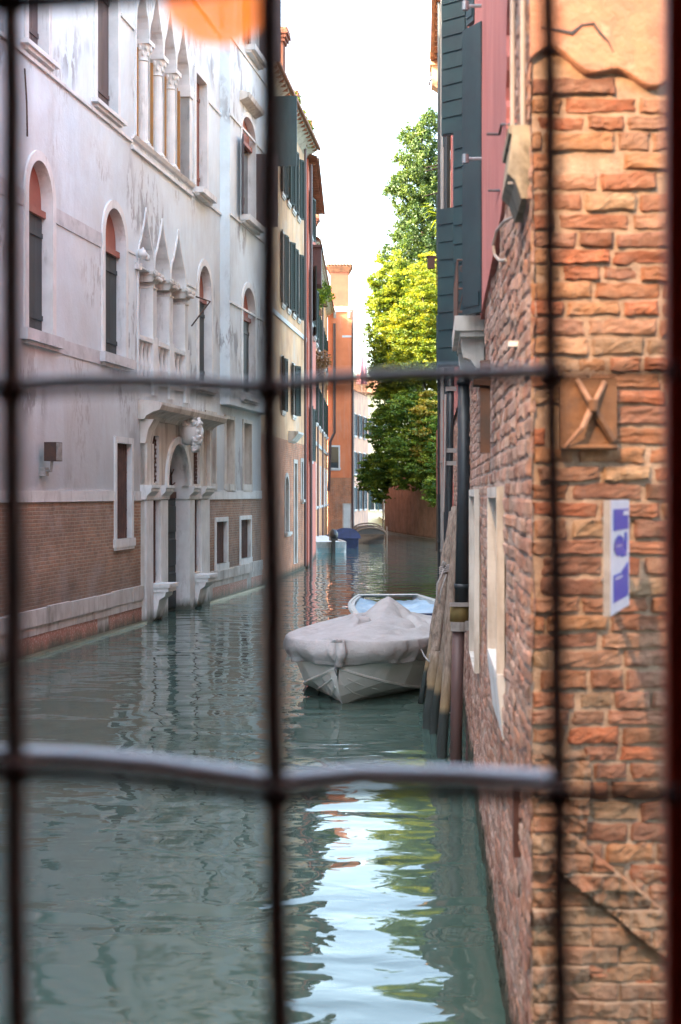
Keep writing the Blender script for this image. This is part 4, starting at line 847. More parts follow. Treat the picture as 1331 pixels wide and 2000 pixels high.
# ================================================================== right side: near brick house with its lit end face
def brick_tint(rs, pal_):
    c = Vector(rs.choice(pal_)); k = rs.uniform(.66, 1.2); return tuple(min(.8, x * k) for x in c)
ORANGES = [(.44, .18, .08), (.40, .16, .08), (.46, .22, .10), (.38, .17, .10), (.42, .21, .12), (.34, .15, .09), (.46, .15, .065), (.44, .27, .15)]
_old = [(.46, .19, .085), (.50, .25, .12), (.40, .15, .075), (.46, .13, .06), (.52, .32, .17), (.38, .20, .12), (.44, .24, .15), (.36, .16, .11)]
PINKS = [(.48, .26, .19), (.52, .32, .25), (.42, .20, .14), (.54, .37, .29), (.46, .28, .21), (.38, .20, .15), (.50, .25, .16)]
_old2 = [(.38, .18, .13), (.44, .24, .18), (.33, .14, .095), (.46, .29, .22), (.38, .22, .17), (.30, .15, .12), (.42, .19, .12)]
def brick_face(F, s0, s1, z0, z1, pal_, skip=None, bw=.26, bh=.068, rough=.012, seed=1, mort=(.58, .40, .27), nx=9, nz=4, wave=.02, erode=.25, edge=.022, md=.016):
    rs = random.Random(seed); mb = MB(F)
    def wv(s, z): return wave * mnoise.noise(Vector((s * 1.1, z * 1.3, seed))) + wave * .5 * mnoise.noise(Vector((s * 4, z * 4, seed + 7)))
    mb.tint = mort
    nu, nv = max(4, int((s1 - s0) / .05)), max(4, int((z1 - z0) / .05))
    def mf(u, v):
        s, z = s0 + (s1 - s0) * u, z0 + (z1 - z0) * v
        return (s, -md + wv(s, z) + .006 * mnoise.noise(Vector((s * 12, z * 12, 3))), z)
    mb.grid(mf, min(nu, 260), min(nv, 160))
    row = 0; z = z0
    while z < z1 - .02:
        h = bh * rs.uniform(.84, 1.16); s = s0 - rs.uniform(0, bw)
        while s < s1:
            w = bw * rs.choice((1, 1, 1, .5, .8)) * rs.uniform(.88, 1.08); a, b = max(s, s0), min(s + w, s1); s += w + .012
            zc = z + h / 2
            if b - a < .03 or (skip and skip((a + b) / 2, zc)): continue
            if rs.random() < .035: continue
            out = rs.uniform(-.35, .55) * edge - (rs.random() < erode) * rs.uniform(.003, .4 * edge); tl = rs.uniform(-.05, .05); sd = rs.uniform(0, 99); mb.tint = brick_tint(rs, pal_)
            ga = .006
            def bf(u, v, a=a, b=b, z=z, h=h, out=out, sd=sd, tl=tl):
                e = min(u, 1 - u) * (b - a); q = min(v, 1 - v) * (h - .012); m = min(e, q)
                s_ = a + (b - a) * u; z_ = z + .001 + (h - .002) * v + tl * (s_ - (a + b) / 2) * .5
                s_ += .007 * mnoise.noise(Vector((s_ * 9, z_ * 32, sd))); z_ += .008 * mnoise.noise(Vector((s_ * 11, z_ * 9, sd + 4))) + .007 * mnoise.noise(Vector((s_ * 38, z_ * 14, sd + 9)))
                dd = (-edge if m < 1e-6 else 0) + (-.12 * edge if 1e-6 < m < .014 else 0)
                return (s_, .004 + out + dd + wv(s_, z_) + rough * (mnoise.noise(Vector((s_ * 16, z_ * 26, sd))) + .8 * mnoise.noise(Vector((s_ * 45, z_ * 60, sd)))), z_)
            us = sorted({0, 1, *[i / nx for i in range(1, nx)], min(.3, .012 / (b - a)), 1 - min(.3, .012 / (b - a))}); vs = [0, .09, .28, .5, .72, .91, 1] if nz >= 4 else [0, .2, .8, 1]
            base = len(mb.v)
            for v in vs:
                for u in us: mb.v.append(bf(u, v))
            nn = len(us)
            for j in range(len(vs) - 1):
                for i in range(nn - 1):
                    q0 = base + j * nn + i; q = (q0, q0 + 1, q0 + nn + 1, q0 + nn); mb.f.append(q); mb.uv.append([(mb.v[k][0], mb.v[k][2]) for k in q]); mb.t.append(mb.tint)
        z += h + .009; row += 1
    return mb
R0 = Vector((.74, 5.5)); R1 = Vector((2.07, 26.0)); F = Fr(R0, R1, 'R'); L = F.L
bh_ = thing('pink_brick_house', 'near right house, pink plaster above eroded bare brick, with a brick end wall lit warm', 'house', (R0.x, R0.y, 0))
class FrontFr:
    def pt(self, s, d, z): return Vector((.74 + s, 5.5 - d, z))
    def s(self, px): return (px - CX) / FP * 5.5 - .74
    def h(self, px, py): return CH + (HY - py) / FP * 5.5
FF = FrontFr()
# end wall facing the window
pzt = FF.h(0, 128)
def topedge(s): return pzt - .02 + .05 * math.sin(s * 9 + 1.0) + .03 * math.sin(s * 23)
plate_a, plate_b = FF.s(1092), FF.s(1200); plate_z0, plate_z1 = FF.h(0, 880), FF.h(0, 742)
mb = brick_face(FF, 0.0, 1.9, -.4, 4.95, ORANGES, skip=lambda s, z: z > topedge(s) + .03 or z > FF.h(0, 150) and .10 < s < .22, bh=.064, seed=11, rough=.010, wave=.028, edge=.018, md=.012)
mb.build('end_wall', 'nearbrick', bh_, smooth=False, normals=False)
mb = MB(FF)
def pl(u, v):
    s = -.01 + 1.92 * u; z0 = topedge(s) ; z = z0 + (5.4 - z0) * v ** 1.4; th = .035 + .02 * mnoise.noise(Vector((s * 3, z * 3, 0))) + .006 * mnoise.noise(Vector((s * 14, z * 14, 0)))
    return (s, th if v > .001 else -.02, z)
mb.grid(pl, 90, 40); mb.build('plaster_top', 'plasterpillar', bh_, smooth=True, normals=False)
mb = MB(FF); pts = [(.03, .03, FF.h(0, 60)), (.10, .035, FF.h(0, 66)), (.15, .03, FF.h(0, 72)), (.19, .03, FF.h(0, 55)), (.235, .035, FF.h(0, 52)), (.26, .03, FF.h(0, 72)), (.29, .03, FF.h(0, 88)), (.31, .03, FF.h(0, 108))]
mb.tube([(p[0], .034 + .02 * mnoise.noise(Vector((p[0] * 3, p[2] * 3, 0))), p[2]) for p in pts], [.004, .007, .012, .006, .007, .009, .006, .003], 5); mb.build('plaster_crack', 'dark', bh_)
mb = MB(FF); mb.box(0, 1.9, -20, -.06, -.5, 0)
# canal face: bare brick near, plaster beyond its ragged edge
def pl_edge(z):   # where the plaster starts (distance along the wall), by height
    if z < 4.04: return 99
    return float(np.interp(z, [4.05, 4.10, 4.18, 4.26, 4.4, 12], [5.4, 4.6, 3.0, 1.9, 1.25, 1.05])) + .05 * math.sin(z * 23) + .03 * math.sin(z * 51)
wins = [dict(s0=F.s(967), s1=F.s(986), z0=F.h(976, 1312), z1=F.h(976, 962)), dict(s0=F.s(926), s1=F.s(937), z0=F.h(931, 1300), z1=F.h(931, 962))]
wins[0]['s0'], wins[0]['s1'] = sorted((wins[0]['s0'], wins[0]['s1'])); wins[1]['s0'], wins[1]['s1'] = sorted((wins[1]['s0'], wins[1]['s1']))
wins[0]['z0'], wins[0]['z1'] = 1.85, 2.78; wins[1]['z0'], wins[1]['z1'] = 1.35, 2.78
inw = lambda s, z: any(w['s0'] - .16 < s < w['s1'] + .16 and w['z0'] - .1 < z < w['z1'] + .06 for w in wins)
mb = brick_face(F, -.015, 9.0, -.4, 8.2, PINKS, skip=lambda s, z: inw(s, z) or s > pl_edge(z) + .1, bh=.066, seed=5, rough=.007, nx=5, nz=2, wave=.022, erode=.3, mort=(.52, .40, .34), edge=.007, md=.004)
mb.build('canal_wall_brick', 'sidebrick', bh_, smooth=False, normals=False)
mb = brick_face(F, 9.0, L, -.4, 4.2, PINKS, skip=None, bh=.066, seed=6, rough=.006, nx=2, nz=2, wave=.02, erode=.2, mort=(.40, .27, .21), edge=.008, md=.006)
mb.build('canal_wall_brick', 'sidebrick', bh_, smooth=False, normals=False)
mb = MB(F)
def pk(u, v):
    z = 4.05 + (12.4 - 4.05) * v ** 1.6; e = pl_edge(z) if z < 13 else 1.2; s = e + (L - e) * u
    return (s, .032 + .010 * mnoise.noise(Vector((s * .8, z * .8, 0))), z)
mb.grid(pk, 60, 90)
for v0 in range(90):
    a, b = pk(0, v0 / 90), pk(0, (v0 + 1) / 90); mb.face([a, b, (b[0], -.05, b[2]), (a[0], -.05, a[2])])
mb.build('pink_plaster', 'pink', bh_, normals=False)
mb = MB(F); mb.face([(0, -.08, 8), (L, -.08, 8), (L, -.08, 12.4), (0, -.08, 12.4)]); mb.face([(0, -.08, 12.4), (L, -.08, 12.4), (L, -6, 12.4), (0, -6, 12.4)]); mb.face([(L, .05, -.5), (L, -6, -.5), (L, -6, 12.4), (L, .05, 12.4)]); mb.face([(0, -6, -.5), (L, -6, -.5), (L, -6, 12.4), (0, -6, 12.4)])
mb.box(0, .3, -6, -.1, 5.3, 12.4); mb.build('house_core', 'pink', bh_)
tiled_roof(F, bh_, 0, L, 12.4, 6, .6, .1, name='roof')
# narrow windows with white stone frames
for i, w in enumerate(wins):
    FOw = Off(F, .035); x = window(FOw, bh_, w, 'stone_old', fw=.06, proj=.012, dep=.16, backs=[('shutter', 'pane', 'zincgrey', w['z0'], w['z1'])], sill=False, name='narrow_window')
    if i == 0:
        q = MB(F); q.prism([(-.1, w['z0'] - .34), (.014, w['z0'] - .34), (.045, w['z0'] - .04), (.045, w['z0'] + .002), (-.1, w['z0'] + .002)], w['s0'] - .09, w['s1'] + .09); q.build('sloping_sill', 'stone', x)
# open green shutters folded back on the wall
def wall_shutter(px_tip, px_h, z0, z1, wd, style, ang, panel=False):
    s = F.s(px_h); a = R(ang); tmp = MB(F)
    if style == 'boards': tmp.box(0, wd, -.04, 0, z0, z1); tmp.box(.02, wd - .02, 0, .008, z0 + .05, z0 + .15)
    else:
        tmp.box(0, wd, -.04, 0, z0, z1); n = int((z1 - z0) / .16)
        for i in range(n): z = z0 + (z1 - z0) * (i + .5) / n; tmp.box(.02, wd - .02, 0, .012, z - .070, z + .070)
    tmp.v = [(s + p[0] * math.cos(a) - p[1] * math.sin(a), .04 + p[0] * math.sin(a) + p[1] * math.cos(a), p[2]) for p in tmp.v]
    return tmp
def solve_shutter(px_h, px_t, wd):
    """angle at which a leaf of width wd hinged at column px_h shows its free edge at column px_t"""
    s = F.s(px_h); best = None
    for i in range(2, 1560):
        a = i / 1000; p = F.pt(s + wd * math.cos(a), .04 + wd * math.sin(a), 0); q = CX + FP * p.x / p.y
        if best is None or abs(q - px_t) < best[0]: best = (abs(q - px_t), a)
    return math.degrees(best[1])
def hz(px, py, d=.1): return F.h(px, py, d)
def pp(px, py, Zd): return ((px - CX) / FP * Zd, Zd, CH + (HY - py) / FP * Zd)
sh = [(950, 903, 4.10, 6.17, .24, 'boards'), (934, 885, 4.1, 5.89, .25, 'panels'), (920, 855, 4.08, 5.68, .35, 'panels'), (934, 910, 6.78, 9.2, .16, 'boards'), (920, 862, 6.42, 11.0, .32, 'panels')]
for (h_, t_, z0, z1, wd, st) in sh:
    wall_shutter(t_, h_, z0, z1, wd, st, solve_shutter(h_, t_, wd)).build('shutter', 'green', bh_)
s = F.s(930, .06); mb = MB(F); mb.box(s - .05, s + .95, .02, .065, 4.05, 6.2); mb.build('balcony_door', 'dark', bh_)
for z in (5.08, 6.12):
    s = F.s(955); mb = MB(F); mb.tube([(s, .05, z), (s, .16, z)], .012, 6); mb.tube([(s - .01, .16, z - .03), (s - .01, .16, z + .03)], .022, 8); mb.build('shutter_dog', 'zinc', bh_)
# balcony: stone slab, brackets, scrolled railing
sb0, sb1 = F.s(947), F.s(947) + 1.5
bal = MB(F); bal.box(sb0, sb1, .0, .22, 4.0, 4.11); bal.box(sb0 + .03, sb1 - .03, 0, .18, 3.96, 4.0)
b_ = bal.build('balcony', 'stone_old', bh_)
for s in (sb0 + .15, sb1 - .25):
    q = MB(F); q.prism([(0, 3.74), (.06, 3.74), (.10, 3.80), (.15, 3.82), (.165, 3.88), (.17, 3.96), (0, 3.96)], s, s + .18); q.build('bracket', 'stone_old', b_)
q = MB(F)
def rl(a, b, r_=.009): q.tube([a, b], r_, 6)
for z in (4.14, 4.52): rl((sb0 + .02, .02, z), (sb0 + .02, .20, z)); rl((sb0 + .02, .20, z), (sb1 - .02, .20, z)); rl((sb1 - .02, .20, z), (sb1 - .02, .02, z))
for d in (.02, .11, .20): rl((sb0 + .02, d, 4.11), (sb0 + .02, d, 4.52), .007)
for i in range(1, 12): s = sb0 + .02 + i * (sb1 - sb0 - .04) / 11; rl((s, .20, 4.11), (s, .20, 4.52), .006)
for (d0, z, sg) in ((.16, 4.46, 1), (.14, 4.19, -1)):
    q.tube([(sb0 + .02, d0 - .03 * (1 - t / 16) * math.cos(t * .75), z - sg * .03 * (1 - t / 16) * math.sin(t * .75)) for t in range(14)], .005, 5, cap=False)
q.tube([(sb0 + .02, .115, 4.49), (sb0 + .02, .15, 4.32), (sb0 + .02, .19, 4.15)], .005, 5)
q.build('railing', 'rustbar', b_)
# weathered stone corbel of the nearest window and things on the wall
sc0 = .05; zc1, zc0 = CH + (HY - 250) / FP * 5.6, CH + (HY - 392) / FP * 5.6
mb = MB(F); mb.prism([(0, zc1), (.085, zc1), (.085, zc1 - .03), (.072, zc1 - .035), (.09, zc0 + .10), (.06, zc0 + .07), (.035, zc0), (0, zc0)], sc0, sc0 + .5); mb.build('window_corbel', 'corbel', bh_)
mb = MB(F)
for px_, r_, d_ in ((1001, .010, .055), (1021, .011, .025)): s = F.s(px_, d_); mb.tube([(s, d_, zc1 - .0), (s, d_, 9)], r_, 8)
s = F.s(1002, .07); mb.tube([(s, .08, F.h(1002, 468)), (s, .08, zc0 + .05)], .011, 8)
mb.build('wall_conduit', 'whitepipe', bh_)
mb = MB(F); mb.F = WF; mb.tube([pp(1012, 418, 6.4), pp(1000, 425, 6.6), pp(985, 432, 6.8), pp(970, 450, 7.0), pp(963, 478, 7.1), pp(966, 498, 7.1), pp(976, 509, 7.0), pp(988, 508, 6.9)], .0075, 8); mb.build('loose_cable', 'whitepipe', bh_)
mb = MB(F)
for (pa, ya, pb, yb) in ((952, 262, 1030, 243), (955, 372, 985, 372)):
    mb.F = WF; Zk = 7.2 if ya < 300 else 7.9; mb.tube([pp(pa, ya, Zk), pp(pa * .7 + pb * .3, ya, Zk - .1), pp(pa * .65 + pb * .35, yb, Zk - .2), pp(pb, yb, Zk - .5 * (1 if ya > 300 else 2.4))], .007, 6)
mb.build('iron_hook', 'iron', bh_)
mb = MB(F)
for i in range(5): z = 5.95 + i * .16; s = F.s(962, .06) - i * .05; mb.box(s - .12, s + .5, .05, .10 + .03 * i, z + .9, z + 1.0)
mb.build('stepped_corbel', 'stone_old', bh_)
mb = MB(F); s = F.s(889, .06); mb.tube([(s, .06, 6.6), (s, .06, 11.5)], .014, 6)
for k in range(9): z = 6.9 + k * .5; mb.tube([(s, .10, z), (s, .02, z + .02)], .007, 5)
mb.build('white_cable', 'whitepipe', bh_)
mb = MB(F); s = F.s(1015, .0); mb.box(s - .02, s + .05, -.02, .05, F.h(1015, 677), F.h(1015, 667)); mb.build('stone_chip', 'stone', bh_)
mb = MB(F); s = F.s(1016, .0); mb.box(s - .02, s + .06, -.08, .03, F.h(1012, 1715, .03), F.h(1012, 1560, .03)); mb.build('iron_slot', 'darkred', bh_)
mb = MB(F); s = F.s(944, .08); mb.box(s - .05, s + .05, .04, .10, F.h(944, 885, .08), F.h(944, 705, .08)); mb.prism([(.04, F.h(944, 800)), (.14, F.h(944, 798)), (.14, F.h(944, 788)), (.04, F.h(944, 786))], s - .09, s + .09)
mb.lathe(s, .07, [(.0, F.h(944, 892)), (.05, F.h(944, 885))], 8); mb.build('anchor_bar', 'iron', bh_)
# sloping stub wall at the foot of the end wall
def rubble(u, v):
    s = .0 + .62 * u; z = -.4 + (FF.h(0, 1470) + .4) * v
    q0, q1 = (FF.s(1098), FF.h(0, 1625)), (FF.s(1300), FF.h(0, 1790)); t = (s - q0[0]) / (q1[0] - q0[0]); zl = q0[1] + (q1[1] - q0[1]) * t
    n = .034 * mnoise.noise(Vector((s * 8, z * 8, 2))) + .022 * mnoise.noise(Vector((s * 20, z * 20, 5))) + .010 * mnoise.noise(Vector((s * 45, z * 45, 9)))
    lim = .22 + .05 * mnoise.noise(Vector((z * 5, 1, 1)))
    k = 1 if s < lim else 0
    if s > .10 and -.16 < z - zl < .02: return (s, .045 + n * .9, z)
    if s > .10 and z < zl: return (s, .012 + n * .5, z)
    return (s, (.030 if k else -.045) + n, z)
def cell(s, z):
    r_ = int((z + 5) / .072); c_ = int((s + (r_ % 2) * .12 + 3) / .23); fz = ((z + 5) / .072) % 1; fs = ((s + (r_ % 2) * .12 + 3) / .23) % 1
    return random.Random(r_ * 977 + c_), fz < .16 or fs < .06
def rub2(u, v):
    p = rubble(u, v); q, j = cell(p[0], p[2]); return (p[0], p[1] + (q.random() - .5) * .022 - (.010 if j else 0), p[2])
mb = MB(FF); mb.grid(rub2, 170, 250)
for i_, f_ in enumerate(mb.f):
    c_ = [sum(mb.v[k][a] for k in f_) / 4 for a in (0, 2)]; q, j = cell(*c_); t_ = Vector(q.choice(ORANGES)) * q.uniform(.7, 1.2); w_ = .5 + .5 * mnoise.noise(Vector((c_[0] * 5, c_[1] * 5, 8)))
    mb.t[i_] = (.50, .34, .22) if j else tuple(t_.lerp(Vector((.42, .26, .15)), w_))
mb.build('rubble_foot', 'nearbrick', bh_, smooth=False, normals=False)

# rusted iron plate with an X, and the enamel sign
pt_ = thing('iron_plate', 'square rusted iron plate with crossed straps on the warm lit brick end wall', 'iron plate', tuple(FF.pt(plate_a, .05, plate_z0)))
mb = MB(FF); mb.box(plate_a, plate_b, .02, .05, plate_z0, plate_z1); mb.build('plate', 'rust', pt_)
mb = MB(FF); c = (FF.s(1150), FF.h(0, 795)); mb.tube([(c[0], .085, c[1]), (FF.s(1128), .10, FF.h(0, 838)), (FF.s(1098), .06, FF.h(0, 876))], [.014, .010, .006], 8); mb.tube([(FF.s(1122), .06, FF.h(0, 745)), (c[0], .085, c[1])], .011, 8)
mb.tube([(FF.s(1176), .055, FF.h(0, 748)), (c[0], .085, c[1])], .010, 8); mb.build('strap', 'rustpale', pt_)
mb = MB(FF); mb.tube([(c[0], .075, c[1]), (FF.s(1192), .058, FF.h(0, 862))], .016, 6); mb.tube([(plate_a, .055, plate_z0 + .012), (plate_b, .055, plate_z0 + .012)], .010, 6); mb.lathe(c[0], .09, [(0.0, c[1] + .03), (.02, c[1] + .02), (.02, c[1] - .02), (0, c[1] - .03)], 8); mb.build('strap', 'rust', pt_)
za_, zb_ = 4.82, 5.33; xa, xb = (1192 - CX) / FP * za_, (1229 - CX) / FP * zb_
FS = Fr((xa, za_), (xb, zb_), 'L'); Ls = FS.L; zt_, zl_ = CH + (HY - 977) / FP * 5.0, CH + (HY - 1200) / FP * 4.9
sg_ = thing('enamel_sign', 'small upright white enamel sign with blue markings fixed to the lit brick end wall', 'sign', (xa, za_, zl_))
mb = MB(FS); mb.box(0, Ls, -.022, 0, zl_, zt_); mb.build('panel', 'signwhite', sg_)
mb = MB(FS); mb.box(-.004, -.001, -.023, .001, zl_, zt_); mb.build('side_strip', 'zincgrey', sg_)
H_ = zt_ - zl_; m = .09 * Ls
def Z(f): return zt_ - H_ * f
mb = MB(FS)
mb.box(m * 1.6, Ls - m, .0, .003, Z(.27), Z(.08)); mb.box(m * 1.6, Ls - m, .0, .003, Z(.90), Z(.66))
def ring(c0, cz, ra, rb, w):
    o_ = [(c0 + ra * math.cos(a), cz + rb * math.sin(a)) for a in [2 * math.pi * i / 28 for i in range(28)]]; i_ = [(c0 + (ra - w) * math.cos(a), cz + (rb - w) * math.sin(a)) for a in [2 * math.pi * i / 28 for i in range(28)]]
    for k in range(28): j = (k + 1) % 28; mb.face([(o_[k][0], .003, o_[k][1]), (o_[j][0], .003, o_[j][1]), (i_[j][0], .003, i_[j][1]), (i_[k][0], .003, i_[k][1])])
ring(Ls * .42, Z(.41), Ls * .26, H_ * .095, .035); mb.box(Ls * .72, Ls * .84, 0, .003, Z(.46), Z(.30)); mb.box(Ls * .55, Ls * .80, 0, .0035, Z(.52), Z(.46))
mb.plate([(Ls * .52, Z(.66)), (Ls * .9, Z(.66)), (Ls * .9, Z(.58))], 0, .0028)
mb.build('blue_marking', 'signblue', sg_)
mb = MB(FS); mb.box(Ls * .62, Ls * .90, .0032, .0045, Z(.14), Z(.10)); mb.box(Ls * .2, Ls * .55, .0032, .0045, Z(.70), Z(.685)); mb.build('white_marking', 'signwhite', sg_)
for z in (Z(.2), Z(.8)):
    mb = MB(); p = FS.pt(Ls * .8, -.03, z); mb.tube([tuple(p), (p.x, 5.52, z)], .012, 6); mb.build('bracket', 'zinc', sg_)

# ---- ochre house beyond
F2R = Fr((2.07, 26.05), (3.16, 45.0), 'R'); L2 = F2R.L
r2 = thing('ochre_house', 'ochre house behind the pink one on the right, a thin strip with a chimney', 'house', (2.07, 26.05, 0))
HR2 = F2R.h(860, 135); ops = [dict(s0=a, s1=a + .9, z0=z, z1=z + 1.9) for a in (3, 8, 13, 16.5) for z in (2.8, 6.2, 9.8)]
body(F2R, r2, 0, L2, -.5, HR2, ops, 'creamR', 6, d=-.06)
for k, w in enumerate(ops): x = window(Off(F2R, -.06), r2, w, 'stone', fw=.09, proj=.03, dep=.15, back='glass'); side_shutters(Off(F2R, -.06), x, w, 'redtymp' if w['z0'] < 3 else 'green', (20, 14), 'louvres', (0, 1))
tiled_roof(F2R, r2, 0, L2, HR2, 6, 1.2, .25)
s = L2 - 1.2; c = MB(F2R); c.box(s - .3, s + .3, -.30, .28, F2R.h(858, 230), F2R.h(858, 165) + .1); c.box(s - .38, s + .38, -.35, .34, F2R.h(858, 172), F2R.h(858, 165)); c.box(s - .38, s + .38, -.35, .34, F2R.h(858, 195), F2R.h(858, 188)); c.prism([(0, F2R.h(858, 240)), (.28, F2R.h(858, 228)), (0, F2R.h(858, 222))], s - .3, s + .3); c.build('chimney', 'creamR', r2)
c = MB(F2R); c.tube([(s, 0, F2R.h(858, 215)), (s, .32, F2R.h(858, 216)), (s, .36, F2R.h(858, 226))], .03, 6)
for (a, pyy) in ((17, 350), (17.5, 390), (15, 372)): z = F2R.h(860, pyy); c.tube([(a, 0, z), (a, .5, z - .12)], .02, 5)
c.build('iron_hook', 'iron', r2)
for k, (a, px_) in enumerate(((1.0, 0), (6.0, 0), (12.0, 0))):
    c = MB(F2R); c.tube([(a, .10, .2), (a, .10, HR2 - .2)], .06, 8)
    for z in (1.5, 3.5, 5.5, 8): c.box(a - .09, a + .09, -.05, .17, z, z + .05)
    c.build('drainpipe', 'whitepipe' if k == 1 else 'pipe', r2)
# small iron wall lamp and ladder seen against the yellow tree
lt = thing('wall_lamp', 'dark box lantern on iron bracket seen against the yellow tree', 'lamp', tuple(F.pt(F.s(880, .1), .1, 6)))
z = F.h(853, 600, .3); s = F.s(880, .1); p0 = F.pt(s, .1, z); xq = (846 - CX) / FP * p0.y
mb = MB(); mb.tube([(p0.x, p0.y, z), (xq, p0.y, z)], .012, 6); mb.tube([((853 - CX) / FP * p0.y, p0.y, z), ((853 - CX) / FP * p0.y, p0.y, z - .48)], .006, 5); mb.tube([((857 - CX) / FP * p0.y, p0.y, z), ((857 - CX) / FP * p0.y, p0.y, z - .48)], .006, 5)
for k in range(8): mb.box((852 - CX) / FP * p0.y, (858 - CX) / FP * p0.y, p0.y - .01, p0.y + .01, z - .06 * k - .01, z - .06 * k)
mb.build('bracket', 'iron', lt)
mb = MB(); mb.box((835 - CX) / FP * p0.y, (849 - CX) / FP * p0.y, p0.y - .06, p0.y + .06, z - .17, z + .02); mb.box((833 - CX) / FP * p0.y, (851 - CX) / FP * p0.y, p0.y - .07, p0.y + .07, z + .005, z + .02); mb.build('lantern', 'iron', lt)

# ================================================================== pipes and mooring poles along the right wall
def pp(px, py, Zd): return ((px - CX) / FP * Zd, Zd, CH + (HY - py) / FP * Zd)
dp = thing('black_drainpipe', 'thick black downpipe on the right wall, brown below its yellow collar', 'drainpipe', pp(888, 1480, 15))
mb = MB(); mb.tube([pp(908, 700, 14.6), pp(906, 960, 14.6), pp(901, 1182, 14.6)], .070, 16); mb.tube([pp(907.5, 745, 14.6), pp(907.4, 752, 14.6)], .082, 16); mb.tube([pp(902, 1140, 14.6), pp(902, 1150, 14.6)], .080, 16); mb.build('upper_pipe', 'pipe', dp, smooth=True)
mb = MB(); mb.tube([pp(897.5, 1180, 14.6), pp(896.5, 1214, 14.6)], .098, 18); mb.build('collar', 'yellowcollar', dp, smooth=True)
mb = MB(); mb.tube([pp(896, 1214, 14.6), pp(892, 1360, 14.6), (pp(889, 1497, 14.6)[0], 14.6, -.4)], .062, 16); mb.build('lower_pipe', 'brownpipe', dp, smooth=True)
mb = MB(); mb.tube([pp(896.3, 1214, 14.58), pp(896, 1232, 14.58)], .085, 16); a = pp(905, 1220, 14.55); mb.box(a[0] - .02, a[0] + .15, a[1] - .03, a[1] + .05, a[2] - .06, a[2] + .04); a = pp(892, 1181, 14.5); mb.box(a[0] - .07, a[0] + .15, a[1] - .02, a[1] + .03, a[2] - .02, a[2] + .02); mb.build('clamp', 'zincgrey', dp)
p2 = thing('slim_drainpipe', 'slimmer black downpipe in white clips left of the thick one', 'drainpipe', pp(879, 1000, 20))
mb = MB(); mb.tube([pp(881, 700, 20), pp(879, 860, 20), pp(877, 1000, 20), (pp(874, 1300, 20)[0], 20, .1)], .048, 12); mb.build('pipe', 'pipe', p2, smooth=True)
mb = MB()
for y_ in (760, 880, 905): mb = MB(); a = pp(874, y_, 20); mb.box(a[0] - .03, a[0] + .12, 19.93, 20.06, a[2] - .03, a[2] + .03); mb.build('clip', 'whitepipe', p2)
mb = MB(); mb.tube([pp(870, 770, 19.9), pp(869, 900, 19.9), pp(866, 1000, 19.9)], .016, 6); tag(mb.build('white_conduit', 'whitepipe'), 'thin white conduit running down left of the slim black downpipe', 'conduit')
GP = 'mooring poles along the right wall'
def pole(name_label, pts, r0, r1, rope=False):
    t = thing('mooring_pole', name_label, 'pole', pts[-1], GP); mb = MB()
    k = 14; P = []
    for i in range(k + 1):
        f = i / k * (len(pts) - 1); j = min(int(f), len(pts) - 2); P.append(Vector(pts[j]).lerp(Vector(pts[j + 1]), f - j) + Vector((.008 * math.sin(i * 1.3), .008 * math.cos(i * 1.9), 0)))
    mb.tube(P, [r0 + (r1 - r0) * i / k + .003 * math.sin(i * 2.3) for i in range(k + 1)], 14); mb.build('shaft', 'pole', t, smooth=True); return t
def lean(pa, ya, Za, pb, yb, Zb, ext=.6):
    a, b = Vector(pp(pa, ya, Za)), Vector(pp(pb, yb, Zb)); return [tuple(a), tuple(a.lerp(b, .5)), tuple(b), tuple(b + (b - a).normalized() * ext)]
pole('dark slim mooring pole leaning farthest out behind the others', lean(882, 1000, 19.6, 845, 1232, 19.0, 1.0), .034, .036)
tB = pole('pale mooring pole with rope knotted round its middle', lean(889, 992, 18.2, 852, 1262, 17.4, .12), .050, .068)
pole('tall brown mooring pole close beside the thick drainpipe', lean(893, 992, 15.8, 863, 1478, 15.1), .050, .060)
pole('grey mooring pole between the knotted pole and the brown pole', lean(895, 1050, 16.8, 850, 1400, 16.6), .044, .050)
pole('black waterlogged pole stump under the rope, nearest the covered boat', lean(852, 1275, 17.2, 838, 1400, 17.0), .075, .07)
mb = MB(); a, b = pp(933, 1100, 15.2), pp(926, 1240, 15.2); mb.tube([a, b, pp(917, 1480, 15.0), (pp(917, 1480, 15.0)[0], 15, -.4)], [.03, .035, .048, .05], 10); tag(mb.build('mooring_pole', 'brownpipe', smooth=True), 'thin dark pole standing against the brick wall right of the drainpipe', 'pole', GP)
mb = MB()
def coil(c, r, n, turns, rr=.010, tilt=.3):
    mb.tube([(c[0] + r * math.cos(t), c[1] + r * math.sin(t), c[2] + .012 * t / 6.28 * 2 + tilt * r * math.cos(t)) for t in [turns * 2 * math.pi * i / n for i in range(n + 1)]], rr, 6)
c = pp(871.5, 1118, 17.8); coil(c, .085, 60, 4); c2 = pp(866, 1125, 17.7)
mb.tube([pp(868, 1108, 17.6), pp(861, 1126, 17.5), pp(854, 1140, 17.5), pp(853, 1160, 17.5), pp(857, 1172, 17.5)], .010, 6)
mb.tube([pp(872, 1122, 17.6), pp(862, 1150, 17.5), pp(858, 1178, 17.5)], .009, 6); mb.tube([pp(866, 1110, 17.6), pp(870, 1100, 17.5), pp(866, 1096, 17.5), pp(863, 1106, 17.5)], .012, 6)
tag(mb.build('rope', 'rope', smooth=True), 'pale rope knotted round the middle of the mooring pole with a hanging loop', 'rope')
